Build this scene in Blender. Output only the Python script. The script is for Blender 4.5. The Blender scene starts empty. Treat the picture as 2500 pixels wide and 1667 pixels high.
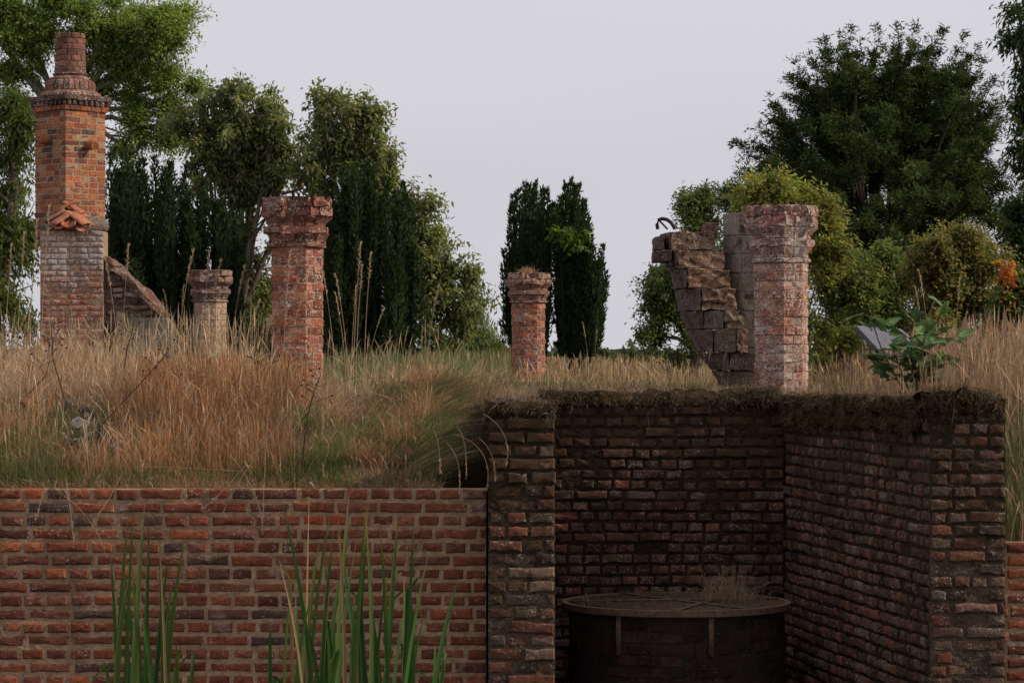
import bpy, math, random
import numpy as np
from mathutils import Vector, Matrix

# ------------------------------------------------------------------ camera, sky, sun
C = bpy.context.scene
EZ = 2.2                       # eye height above the moat water (z = 0)
FPX = 7000.0                   # focal length in photo pixels (photo 2500 px wide)
HOR = 880.0                    # horizon line in the photo
cam_d = bpy.data.cameras.new('camera'); cam = bpy.data.objects.new('camera', cam_d)
C.collection.objects.link(cam); C.camera = cam
cam.location = (0, 0, EZ); cam.rotation_euler = (math.radians(90), 0, 0)
cam_d.sensor_width = 36; cam_d.lens = 36 * FPX / 2500; cam_d.shift_y = (HOR - 833.5) / 2500
cam_d.clip_start = 0.1; cam_d.clip_end = 6000

SUNV = Vector((0.95, -0.11, 0.56)).normalized()
w = bpy.data.worlds.new('World'); C.world = w; w.use_nodes = True
nt = w.node_tree; nt.nodes.clear()
out = nt.nodes.new('ShaderNodeOutputWorld'); mixw = nt.nodes.new('ShaderNodeMixShader')
b1 = nt.nodes.new('ShaderNodeBackground'); b2 = nt.nodes.new('ShaderNodeBackground')
sky = nt.nodes.new('ShaderNodeTexSky'); sky.sky_type = 'NISHITA'; sky.sun_disc = False
sky.sun_elevation = math.asin(SUNV.z); sky.sun_rotation = math.atan2(SUNV.x, SUNV.y)
sky.dust_density = 3.0
nt.links.new(sky.outputs[0], b1.inputs[0]); b1.inputs[1].default_value = 0.09
# thin even veil of high cloud
tc = nt.nodes.new('ShaderNodeTexCoord'); nz = nt.nodes.new('ShaderNodeTexNoise'); nz.inputs['Scale'].default_value = 2.2
mp = nt.nodes.new('ShaderNodeMapping'); mp.inputs['Scale'].default_value = (1, 1, 3.5)
nt.links.new(tc.outputs['Generated'], mp.inputs[0]); nt.links.new(mp.outputs[0], nz.inputs[0])
crw = nt.nodes.new('ShaderNodeValToRGB')
crw.color_ramp.elements[0].position = 0.3; crw.color_ramp.elements[0].color = (0.645, 0.637, 0.690, 1)
crw.color_ramp.elements[1].position = 0.7; crw.color_ramp.elements[1].color = (0.785, 0.770, 0.825, 1)
nt.links.new(nz.outputs[0], crw.inputs[0]); nt.links.new(crw.outputs[0], b2.inputs[0]); b2.inputs[1].default_value = 1.0
mixw.inputs[0].default_value = 0.9
nt.links.new(b1.outputs[0], mixw.inputs[1]); nt.links.new(b2.outputs[0], mixw.inputs[2]); nt.links.new(mixw.outputs[0], out.inputs[0])
sl = bpy.data.lights.new('sun', 'SUN'); sl.energy = 3.4; sl.angle = math.radians(1.5); sl.color = (1, 0.87, 0.70)
so = bpy.data.objects.new('sun', sl); C.collection.objects.link(so); so.location = (20, -5, 20)
so.rotation_euler = SUNV.to_track_quat('Z', 'Y').to_euler()
C.view_settings.view_transform = 'Standard'; C.view_settings.look = 'None'
C.view_settings.exposure = 0.0; C.view_settings.gamma = 1.0; C.view_settings.use_curve_mapping = False
C.cycles.max_bounces = 6; C.cycles.diffuse_bounces = 3; C.cycles.transparent_max_bounces = 6
C.cycles.caustics_reflective = False; C.cycles.caustics_refractive = False

# ------------------------------------------------------------------ helpers
rng = np.random.default_rng(7); random.seed(7)
def wx(px, D): return (px - 1250.0) * D / FPX
def wz(py, D): return EZ - (py - HOR) * D / FPX
def P(px, py, D): return np.array((wx(px, D), D, wz(py, D)))
def sm(a, b, x):
    t = np.clip((x - a) / (b - a), 0, 1); return t * t * (3 - 2 * t)
def hash3(i, j, k, s):
    n = (i * 374761393 + j * 668265263 + k * 2147483647 + s * 974711) & 0xffffffff
    n = ((n ^ (n >> 13)) * 1274126177) & 0xffffffff
    n = (n ^ (n >> 16)) & 0xffffffff
    return n / 4294967295.0
def vnoise(p, scale, seed=0):
    p = np.asarray(p, float) * scale + 1000.0
    i = np.floor(p).astype(np.int64); f = p - i; f = f * f * (3 - 2 * f); r = 0
    for a in (0, 1):
        for b in (0, 1):
            for c in (0, 1):
                wgt = (f[..., 0] if a else 1 - f[..., 0]) * (f[..., 1] if b else 1 - f[..., 1]) * (f[..., 2] if c else 1 - f[..., 2])
                r = r + wgt * hash3(i[..., 0] + a, i[..., 1] + b, i[..., 2] + c, seed)
    return r * 2 - 1
def fbm(p, scale, seed=0, o=3):
    r = 0; a = 1
    for k in range(o): r = r + a * vnoise(p, scale * 2 ** k, seed + k); a *= 0.5
    return r

def link(o, parent=None):
    C.collection.objects.link(o)
    if parent is not None: o.parent = parent
    return o
def np_mesh(name, V, F, mat, col=None, smooth=False):
    V = np.asarray(V, np.float32); F = np.asarray(F, np.int32)
    me = bpy.data.meshes.new(name)
    me.vertices.add(len(V)); me.vertices.foreach_set('co', V.ravel())
    k = F.shape[1]
    me.loops.add(F.size); me.loops.foreach_set('vertex_index', F.ravel())
    me.polygons.add(len(F)); me.polygons.foreach_set('loop_start', np.arange(0, F.size, k, dtype=np.int32))
    if smooth: me.polygons.foreach_set('use_smooth', np.ones(len(F), bool))
    me.update(calc_edges=True)
    if col is not None:
        a = me.color_attributes.new('Col', 'FLOAT_COLOR', 'POINT')
        c4 = np.ones((len(V), 4), np.float32); c4[:, :3] = col; a.data.foreach_set('color', c4.ravel())
    if mat: me.materials.append(mat)
    return me
def pd_mesh(name, V, F, mat, smooth=False):
    me = bpy.data.meshes.new(name); me.from_pydata([tuple(map(float, v)) for v in V], [], F)
    if smooth: me.polygons.foreach_set('use_smooth', [True] * len(me.polygons))
    if mat: me.materials.append(mat)
    me.update(); return me
def obj(name, me, parent=None, color=None, **props):
    o = bpy.data.objects.new(name, me)
    if color is not None: o.color = (*color, 1)
    for k, v in props.items(): o[k] = v
    return link(o, parent)
def thing(name, label, cat, loc=(0, 0, 0), group=None):
    o = bpy.data.objects.new(name, None); o.location = loc; o.empty_display_size = 0.2
    o['label'] = label; o['category'] = cat
    if group: o['group'] = group
    return link(o)
def tagp(label, cat, group=None):
    d = {'label': label, 'category': cat}
    if group: d['group'] = group
    return d

def tube(pts, rad, n=6):
    pts = np.asarray(pts, float); rad = np.broadcast_to(np.asarray(rad, float), (len(pts),))
    V = []; F = []
    for i, p in enumerate(pts):
        t = pts[min(i + 1, len(pts) - 1)] - pts[max(i - 1, 0)]; t = t / (np.linalg.norm(t) + 1e-9)
        a = np.cross(t, (0, 0, 1) if abs(t[2]) < 0.9 else (1, 0, 0)); a /= np.linalg.norm(a); b = np.cross(t, a)
        for k in range(n):
            an = 2 * math.pi * k / n; V.append(p + rad[i] * (math.cos(an) * a + math.sin(an) * b))
    for i in range(len(pts) - 1):
        for k in range(n):
            F.append((i * n + k, i * n + (k + 1) % n, (i + 1) * n + (k + 1) % n, (i + 1) * n + k))
    return np.array(V), np.array(F, int)
class MB:
    def __init__(s): s.V = []; s.F = []; s.C = []; s.n = 0
    def add(s, V, F, col=None):
        V = np.asarray(V, float); F = np.asarray(F, int)
        s.V.append(V); s.F.append(F + s.n); s.n += len(V)
        if col is not None: s.C.append(np.broadcast_to(np.asarray(col, float), (len(V), 3)))
    def box(s, c, d, col=None, rot=0.0):
        V = np.array([[x, y, z] for x in (-.5, .5) for y in (-.5, .5) for z in (-.5, .5)]) * np.array(d)
        ca, sa = math.cos(rot), math.sin(rot)
        V = np.stack([V[:, 0] * ca - V[:, 1] * sa, V[:, 0] * sa + V[:, 1] * ca, V[:, 2]], 1) + np.array(c)
        s.add(V, [(0, 1, 3, 2), (4, 6, 7, 5), (0, 4, 5, 1), (2, 3, 7, 6), (0, 2, 6, 4), (1, 5, 7, 3)], col)
    def mesh(s, name, mat, smooth=False):
        return np_mesh(name, np.concatenate(s.V), np.concatenate(s.F), mat, np.concatenate(s.C) if s.C else None, smooth)

# ------------------------------------------------------------------ materials
class NT:
    def __init__(s, name):
        s.m = bpy.data.materials.new(name); s.m.use_nodes = True; s.t = s.m.node_tree; s.t.nodes.clear()
        s.out = s.n('ShaderNodeOutputMaterial')
    def n(s, t, **kw):
        x = s.t.nodes.new(t)
        for k, v in kw.items(): setattr(x, k, v)
        return x
    def l(s, a, b): s.t.links.new(a, b)
    def pos(s, scale=(1, 1, 1)):
        g = s.n('ShaderNodeNewGeometry'); m = s.n('ShaderNodeMapping'); m.inputs['Scale'].default_value = scale
        s.l(g.outputs['Position'], m.inputs[0]); return m.outputs[0]
    def noise(s, vec, scale, detail=4, rough=0.6):
        x = s.n('ShaderNodeTexNoise'); x.inputs['Scale'].default_value = scale; x.inputs['Detail'].default_value = detail
        x.inputs['Roughness'].default_value = rough; s.l(vec, x.inputs['Vector']); return x.outputs[0]
    def ramp(s, v, a, b, c0=(0, 0, 0), c1=(1, 1, 1)):
        r = s.n('ShaderNodeValToRGB'); e = r.color_ramp.elements
        e[0].position = a; e[0].color = (*c0, 1); e[1].position = b; e[1].color = (*c1, 1); s.l(v, r.inputs[0]); return r.outputs[0]
    def mix(s, f, a, b, mode='MIX'):
        m = s.n('ShaderNodeMix', data_type='RGBA', blend_type=mode)
        for i, v in ((0, f), (6, a), (7, b)):
            if isinstance(v, (int, float)): m.inputs[i].default_value = v
            elif isinstance(v, tuple): m.inputs[i].default_value = (*v, 1)
            else: s.l(v, m.inputs[i])
        return m.outputs[2]
    def math(s, op, a, b=0.0):
        m = s.n('ShaderNodeMath', operation=op)
        for i, v in ((0, a), (1, b)):
            if isinstance(v, (int, float)): m.inputs[i].default_value = v
            else: s.l(v, m.inputs[i])
        return m.outputs[0]
    def bump(s, h, dist, strength=1.0):
        b = s.n('ShaderNodeBump'); b.inputs['Distance'].default_value = dist; b.inputs['Strength'].default_value = strength
        s.l(h, b.inputs['Height']); return b.outputs[0]
    def finish(s, col, rough=0.9, normal=None, spec=0.25, metal=0.0):
        p = s.n('ShaderNodeBsdfPrincipled')
        if isinstance(col, tuple): p.inputs['Base Color'].default_value = (*col, 1)
        else: s.l(col, p.inputs['Base Color'])
        if isinstance(rough, (int, float)): p.inputs['Roughness'].default_value = rough
        else: s.l(rough, p.inputs['Roughness'])
        p.inputs['Specular IOR Level'].default_value = spec; p.inputs['Metallic'].default_value = metal
        if normal: s.l(normal, p.inputs['Normal'])
        s.l(p.outputs[0], s.out.inputs[0]); return s.m

def masonry(name, attr=False, lichen=0.0, lich_col=(0.55, 0.50, 0.47), moss=0.0, moss_col=(0.026, 0.017, 0.009), moss_z=None,
            lich_z=None, smear=0.0, smear_col=(0.33, 0.26, 0.19), streak=0.0, bloom=0.0, mscale=1.0, mzw=.22, bump=0.004, base=None, seed=0.0, lscale=1.0):
    """weathered masonry: base colour per piece (object colour) + grain, lichen blotches, moss, mortar smears"""
    t = NT(name)
    if base is not None: col = t.mix(0.0, base, base)
    elif attr: a = t.n('ShaderNodeAttribute'); a.attribute_name = 'Col'; col = a.outputs['Color']
    else: col = t.n('ShaderNodeObjectInfo').outputs['Color']
    g = t.n('ShaderNodeNewGeometry'); mp = t.n('ShaderNodeMapping'); mp.inputs['Location'].default_value = (seed, seed * .7, seed * .3)
    t.l(g.outputs['Position'], mp.inputs[0]); v = mp.outputs[0]
    fine = t.noise(v, 140, 4, 0.7); mid = t.noise(v, 22, 5, 0.65); big = t.noise(v, 3.2, 4, 0.6)
    col = t.mix(1.0, col, t.ramp(fine, 0.25, 0.75, (0.62, 0.60, 0.58), (1.35, 1.32, 1.3)), 'MULTIPLY')
    col = t.mix(0.85, col, t.ramp(mid, 0.3, 0.7, (0.55, 0.50, 0.48), (1.25, 1.22, 1.2)), 'MULTIPLY')
    if smear > 0:
        f = t.ramp(t.math('ADD', t.math('MULTIPLY', mid, 0.6), t.math('MULTIPLY', t.noise(v, 9, 5, .7), 0.4)), 0.62 - 0.2 * smear, 0.70 - 0.15 * smear)
        col = t.mix(t.math('MULTIPLY', f, min(1, .35 + smear)), col, smear_col)
    sep = t.n('ShaderNodeSeparateXYZ'); t.l(g.outputs['Position'], sep.inputs[0])
    def zfac(zr):
        mr = t.n('ShaderNodeMapRange'); mr.inputs[1].default_value = zr[0]; mr.inputs[2].default_value = zr[1]
        t.l(sep.outputs[2], mr.inputs[0]); return mr.outputs[0]
    if lichen > 0:
        x = t.math('ADD', t.math('ADD', t.math('MULTIPLY', t.noise(v, 26 * lscale, 6, 0.8), 0.50), t.math('MULTIPLY', t.noise(v, 70, 4, 0.7), 0.24)), t.math('MULTIPLY', big, 0.26))
        if lich_z: x = t.math('ADD', x, t.math('MULTIPLY', t.math('SUBTRACT', zfac(lich_z), 1.0), 0.13))
        th = 0.66 - 0.22 * lichen
        f = t.ramp(x, th, th + 0.045)
        lc = t.mix(1.0, lich_col, t.ramp(fine, 0.3, 0.7, (0.6, 0.6, 0.6), (1.15, 1.15, 1.15)), 'MULTIPLY')
        col = t.mix(t.math('MULTIPLY', f, 0.88), col, lc)
    if lichen > 0:
        sp_ = t.math('ADD', t.math('MULTIPLY', t.noise(v, 75, 3, .6), .72), t.math('MULTIPLY', t.noise(v, 6, 3, .6), .28))
        col = t.mix(t.math('MULTIPLY', t.ramp(sp_, .60 - .08 * lichen, .64 - .08 * lichen), .8), col, tuple(min(.8, c * 1.25) for c in lich_col))
        dk_ = t.ramp(t.noise(v, 17, 6, .75), .30, .42); col = t.mix(dk_, t.mix(1.0, col, (.42, .38, .36), 'MULTIPLY'), col)
    if moss > 0:
        x = t.math('ADD', t.math('MULTIPLY', t.noise(v, 13 * mscale, 6, 0.72), 0.55 if mscale == 1 else .85), t.math('MULTIPLY', t.noise(v, 2.1, 3, .6), 0.45 if mscale == 1 else .15))
        if moss_z: x = t.math('ADD', x, t.math('MULTIPLY', zfac(moss_z), mzw))
        th = 0.68 - 0.25 * moss
        f = t.ramp(x, th, th + 0.07)
        mc = t.mix(mid, tuple(c * .6 for c in moss_col), tuple(c * 1.7 for c in moss_col))
        col = t.mix(t.math('MULTIPLY', f, 0.92), col, mc)
    if bloom > 0:
        x = t.math('ADD', t.math('MULTIPLY', t.noise(v, 2.6, 3, .55), .8), t.math('MULTIPLY', mid, .2))
        col = t.mix(t.math('MULTIPLY', t.ramp(x, .61, .70), bloom), col, (.40, .34, .30))
    if streak > 0:
        sv = t.pos((6, 6, 0.7)); f = t.ramp(t.noise(sv, 1.0, 4, .6), 0.5, 0.72)
        col = t.mix(t.math('MULTIPLY', f, streak), col, (0.03, 0.022, 0.015))
    h = t.math('ADD', t.math('MULTIPLY', mid, 1.0), t.math('MULTIPLY', fine, 0.35))
    vo = t.n('ShaderNodeTexVoronoi'); vo.inputs['Scale'].default_value = 55; t.l(v, vo.inputs['Vector'])
    h = t.math('SUBTRACT', h, t.math('MULTIPLY', t.ramp(vo.outputs[0], 0.0, 0.22, (1, 1, 1), (0, 0, 0)), 0.5))
    return t.finish(col, 0.93, t.bump(h, bump * 2.2, 0.9), 0.2)

def leafmat(name, trans=0.35, rough=0.5, tmul=(1.3, 1.5, 0.5), spec=.3):
    t = NT(name); a = t.n('ShaderNodeAttribute'); a.attribute_name = 'Col'
    p = t.n('ShaderNodeBsdfPrincipled'); t.l(a.outputs['Color'], p.inputs['Base Color'])
    p.inputs['Roughness'].default_value = rough; p.inputs['Specular IOR Level'].default_value = spec
    tr = t.n('ShaderNodeBsdfTranslucent'); t.l(t.mix(1.0, a.outputs['Color'], tmul, 'MULTIPLY'), tr.inputs[0])
    mx = t.n('ShaderNodeMixShader'); mx.inputs[0].default_value = trans
    t.l(p.outputs[0], mx.inputs[1]); t.l(tr.outputs[0], mx.inputs[2]); t.l(mx.outputs[0], t.out.inputs[0]); return t.m
def barkmat(name, c0, c1):
    t = NT(name); v = t.pos((1, 1, .3)); n = t.noise(v, 18, 5, .7)
    return t.finish(t.ramp(n, .3, .7, c0, c1), .95, t.bump(n, .02, .8), .2)
def plainmat(name, c0, c1, scale, rough=.8, bump=.002, metal=0.0, spec=.3):
    t = NT(name); v = t.pos(); n = t.noise(v, scale, 6, .7)
    return t.finish(t.ramp(n, .32, .68, c0, c1), rough, t.bump(n, bump, .8), spec, metal)

M_leaf = leafmat('leaf_material', .48, .55, (1.5, 1.6, .7)); M_needle = leafmat('needle_material', .22, .7, (1.3, 1.4, .5), .08)
M_grass = leafmat('grass_material', .3, .6, (1.1, 1.05, .9)); M_reed = leafmat('reed_material', .22, .7, (1.3, 1.5, .4))
M_bark = barkmat('bark', (.05, .04, .03), (.16, .13, .10))
M_bark_pale = barkmat('pale_bark', (.12, .10, .08), (.26, .23, .19))
M_mod = masonry('modern_brick', bloom=.5, smear=.16, smear_col=(.24, .185, .135), lichen=.10, lich_col=(.32, .25, .20), bump=.0035)
M_mod_mortar = masonry('modern_mortar', bloom=.6, base=(.38, .265, .165), bump=.004, streak=.35, seed=3)
M_old = masonry('old_brick', mzw=.15, lichen=.46, lich_col=(.33, .26, .22), moss=.56, moss_col=(.050, .027, .014), moss_z=(EZ - 1.5, EZ - .2), bump=.006, streak=.85, seed=5, lscale=1.6)
M_old_attr = masonry('old_brick_mass', mzw=.15, attr=True, lichen=.46, lich_col=(.33, .26, .22), moss=.56, moss_col=(.050, .027, .014), moss_z=(EZ - 1.5, EZ - .2), bump=.006, streak=.85, seed=5, lscale=1.6)
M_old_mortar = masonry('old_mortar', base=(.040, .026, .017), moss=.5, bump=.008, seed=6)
M_pier = masonry('pier_brick', mzw=.15, lichen=.34, lich_col=(.24, .20, .165), moss=.44, moss_z=(EZ - 1.6, EZ - .3), moss_col=(.050, .029, .013), bump=.006, seed=11, lscale=1.4)
M_pier_mortar = masonry('pier_mortar', base=(.10, .075, .05), moss=.5, moss_z=(EZ - 1.4, EZ - .5), bump=.008, seed=12)
M_pil = masonry('pillar_brick', lichen=.58, lich_col=(.50, .42, .37), lich_z=(EZ - .1, EZ + .9), smear=.05, bump=.005, seed=21)
M_pilr = masonry("pale_pillar_brick", lichen=.75, lich_col=(.50, .44, .39), smear=.12, moss=.2, moss_col=(.07, .04, .03), bump=.006, seed=27)
M_pil_mortar = masonry('pillar_mortar', base=(.33, .24, .18), lichen=.3, bump=.004, seed=22)
M_cap = masonry('capital_brick', lichen=.48, lich_col=(.50, .43, .38), moss=.36, moss_col=(.075, .036, .022), bump=.007, seed=23, lscale=1.3)
M_pot = masonry('pot_brick', lichen=.16, lich_col=(.36, .30, .25), moss=.45, moss_col=(.075, .040, .026), bump=.007, seed=29)
M_plaster = masonry('rendered_pillar', lichen=.62, lich_col=(.50, .41, .31), bump=.004, seed=24)
M_chim = masonry('chimney_brick', lichen=.14, lich_col=(.46, .36, .27), smear=.05, bump=.004, seed=31)
M_chim_mortar = masonry('chimney_mortar', base=(.33, .24, .16), bump=.004, seed=32)
M_white = masonry('whitewashed_brick', lichen=.80, lich_col=(.58, .54, .52), moss=.22, moss_col=(.04, .03, .02), bump=.004, seed=33)
M_stone = masonry('ruin_stone', lichen=.40, lich_col=(.27, .24, .215), moss=.52, moss_col=(.035, .024, .017), bump=.008, seed=41, lscale=1.5)
M_riser = masonry('stair_riser', mscale=1.7, lichen=.42, lich_col=(.46, .37, .28), moss=.74, moss_col=(.055, .032, .020), bump=.010, seed=43, lscale=1.5)
M_rubble = masonry('rubble', lichen=.3, bump=.01, seed=45)
M_tile = masonry('tile', lichen=.16, lich_col=(.4, .36, .3), moss=.2, bump=.004, seed=47)
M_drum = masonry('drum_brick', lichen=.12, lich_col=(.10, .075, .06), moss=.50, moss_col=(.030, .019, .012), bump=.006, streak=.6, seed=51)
M_rust = plainmat('rusty_steel', (.10, .06, .038), (.28, .175, .11), 30, .8, .002, .3)
M_dsteel = plainmat('dark_steel', (.02, .017, .015), (.05, .04, .035), 20, .6, .001, .5)
M_panel = plainmat('panel_sheet', (.075, .078, .09), (.13, .13, .15), 6, .45, .001, .2)
M_wood = plainmat('weathered_wood', (.15, .10, .06), (.34, .25, .16), 14, .9, .003)
M_water = None
t = NT('moat_water'); n = t.noise(t.pos(), 3, 3); M_water = t.finish((.02, .022, .015), .08, t.bump(n, .02, .3), .5)
t = NT('ground_soil'); n = t.noise(t.pos(), 4, 8, .7); n2 = t.noise(t.pos(), 60, 4, .7)
c = t.mix(.8, t.ramp(n, .35, .65, (.050, .034, .022), (.115, .082, .052)), t.ramp(n2, .3, .7, (.5, .5, .5), (1.3, 1.3, 1.3)), 'MULTIPLY')
M_ground = t.finish(c, 1.0, t.bump(n2, .01, .8), .1)
t = NT('moss_cushion'); n = t.noise(t.pos(), 30, 6, .75)
M_moss = t.finish(t.ramp(n, .38, .62, (.010, .007, .005), (.085, .056, .024)), 1.0, t.bump(n, .05, 1.0), .05)

# ------------------------------------------------------------------ terrain
WD = 16.2                                   # front of the newer wall
WT = wz(1190, WD)                           # its top
PX0, PX1, PD = wx(1192, 15.95), wx(1355, 15.95), 15.95     # left pier
BD = 20.0                                   # back wall of the recess
SF, SN = (wx(1915, 20.0), 20.0), (wx(2272, 16.6), 16.6)    # side wall far / near
RP1 = wx(2455, 16.6)
TOP = EZ - 0.26
FLOOR = -0.12
RWT = wz(1322, 16.9)
def side_x(D): return SF[0] + (SN[0] - SF[0]) * (SF[1] - D) / (SF[1] - SN[1])
def ground_z(X, D):
    X = np.asarray(X, float); D = np.asarray(D, float)
    p = np.stack([X, D, 0 * X], -1)
    z = EZ - 0.27 - 0.14 * sm(22, 35, D) + 0.035 * fbm(p, 0.9, 3) * sm(15, 20, D)
    # left bank behind the newer wall
    bank = WT - 0.02 + (EZ - 0.25 - WT) * sm(16.35, 19.8, D) ** 0.9 + 0.05 * fbm(p, 1.4, 9)
    bank = np.where(D < 16.5, WT - 0.02, bank)
    wl = 1 - sm(-0.55, -0.12, X)
    left = bank - (1 - wl) * 0.0
    z = np.where((X < -0.12) & (D < 20.5), left * 1.0 - 1.3 * sm(-0.40, -0.30, X) * (1 - sm(19.4, 19.7, D)) * sm(16.3, 16.5, D), z)
    # right bank
    rb = RWT - 0.03 + (EZ - 0.30 - RWT) * sm(17.0, 20.0, D) + 0.04 * fbm(p, 1.3, 12)
    z = np.where((X > side_x(np.clip(D, 16.6, 20)) + 0.16) & (D < 20.2), np.where(D < 16.98, -.5, rb), z)
    # recess and moat
    rec = (X > PX1 - 0.12) & (X < side_x(np.clip(D, 15, 20)) + 0.16) & (D < BD + 0.12)
    z = np.where(rec, FLOOR, z)
    z = np.where(D < 16.32, -0.5, z)
    z = np.where(D < 9.0, -0.5 + 1.1 * (1 - sm(5.0, 8.5, D)), z)
    return z
xs = np.unique(np.concatenate([-np.geomspace(5, 1500, 30), np.arange(-5, 5.001, 0.05), np.geomspace(5, 1500, 30)]))
ds = np.unique(np.concatenate([[-80, -40, -20, -8, -2, 0], np.arange(2, 15, .5), np.arange(15, 24, .05), np.arange(24, 45, .25), np.geomspace(45, 4000, 40)]))
GX, GD = np.meshgrid(xs, ds)
GZ = ground_z(GX, GD)
V = np.stack([GX, GD, GZ], -1).reshape(-1, 3); nx = len(xs); ny = len(ds)
ii = (np.arange(ny - 1)[:, None] * nx + np.arange(nx - 1)[None]).ravel()
obj('ground', np_mesh('ground', V, np.stack([ii, ii + 1, ii + nx + 1, ii + nx], 1), M_ground, None, True), kind='structure')
obj('water', pd_mesh('water', [(-60, 5.5, 0), (60, 5.5, 0), (60, 16.1, 0), (-60, 16.1, 0)], [(0, 1, 2, 3)], M_water), kind='structure')

# ------------------------------------------------------------------ bricks
def brick_mesh(name, L, H, dep, mat, r, wear=0.004, bulge=0.002):
    """irregular brick, front at y = 0, centred on x and z"""
    ch = 0.006; hx, hz = L / 2, H / 2
    base = [(-hx, -hz), (-hx * .35, -hz), (hx * .35, -hz), (hx, -hz), (hx, hz), (hx * .3, hz), (-hx * .3, hz), (-hx, hz)]
    j = r.normal(0, wear, (8, 2)); j = np.clip(j, -2 * wear, wear * 1.3)
    outer = [(x * (1 - abs(j[i][0]) / hx), z * (1 - abs(j[i][1]) / hz)) for i, (x, z) in enumerate(base)]
    V = [(0, -bulge - abs(r.normal(0, .0015)), 0)]
    V += [(x - math.copysign(ch * (1 + r.random()), x) * (abs(x) > hx * .6), r.normal(0, .0012), z - math.copysign(ch * (1 + .6 * r.random()), z)) for x, z in outer]
    V += [(x, ch + r.random() * .003, z) for x, z in outer]
    V += [(x, dep, z) for x, z in outer]
    F = []
    for k in range(8):
        k2 = (k + 1) % 8
        F += [(0, 1 + k, 1 + k2), (1 + k, 9 + k, 9 + k2, 1 + k2), (9 + k, 17 + k, 17 + k2, 9 + k2)]
    return pd_mesh(name, V, F, mat)
RED = [(.235, .078, .040), (.215, .068, .036), (.25, .085, .045), (.19, .062, .036), (.17, .062, .042), (.22, .080, .048), (.20, .060, .032), (.27, .085, .040), (.18, .070, .046)]
DARKB = [(.10, .055, .042), (.085, .05, .046), (.13, .06, .042)]
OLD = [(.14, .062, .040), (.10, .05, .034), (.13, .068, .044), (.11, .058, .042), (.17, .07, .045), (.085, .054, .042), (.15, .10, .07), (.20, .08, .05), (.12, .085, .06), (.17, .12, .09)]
def pick(pal, r, j=.13):
    c = np.array(pal[r.integers(len(pal))]); return tuple(np.clip(c * (1 + r.normal(0, j)) * (1 + r.normal(0, .04, 3)), .01, .9))

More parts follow.
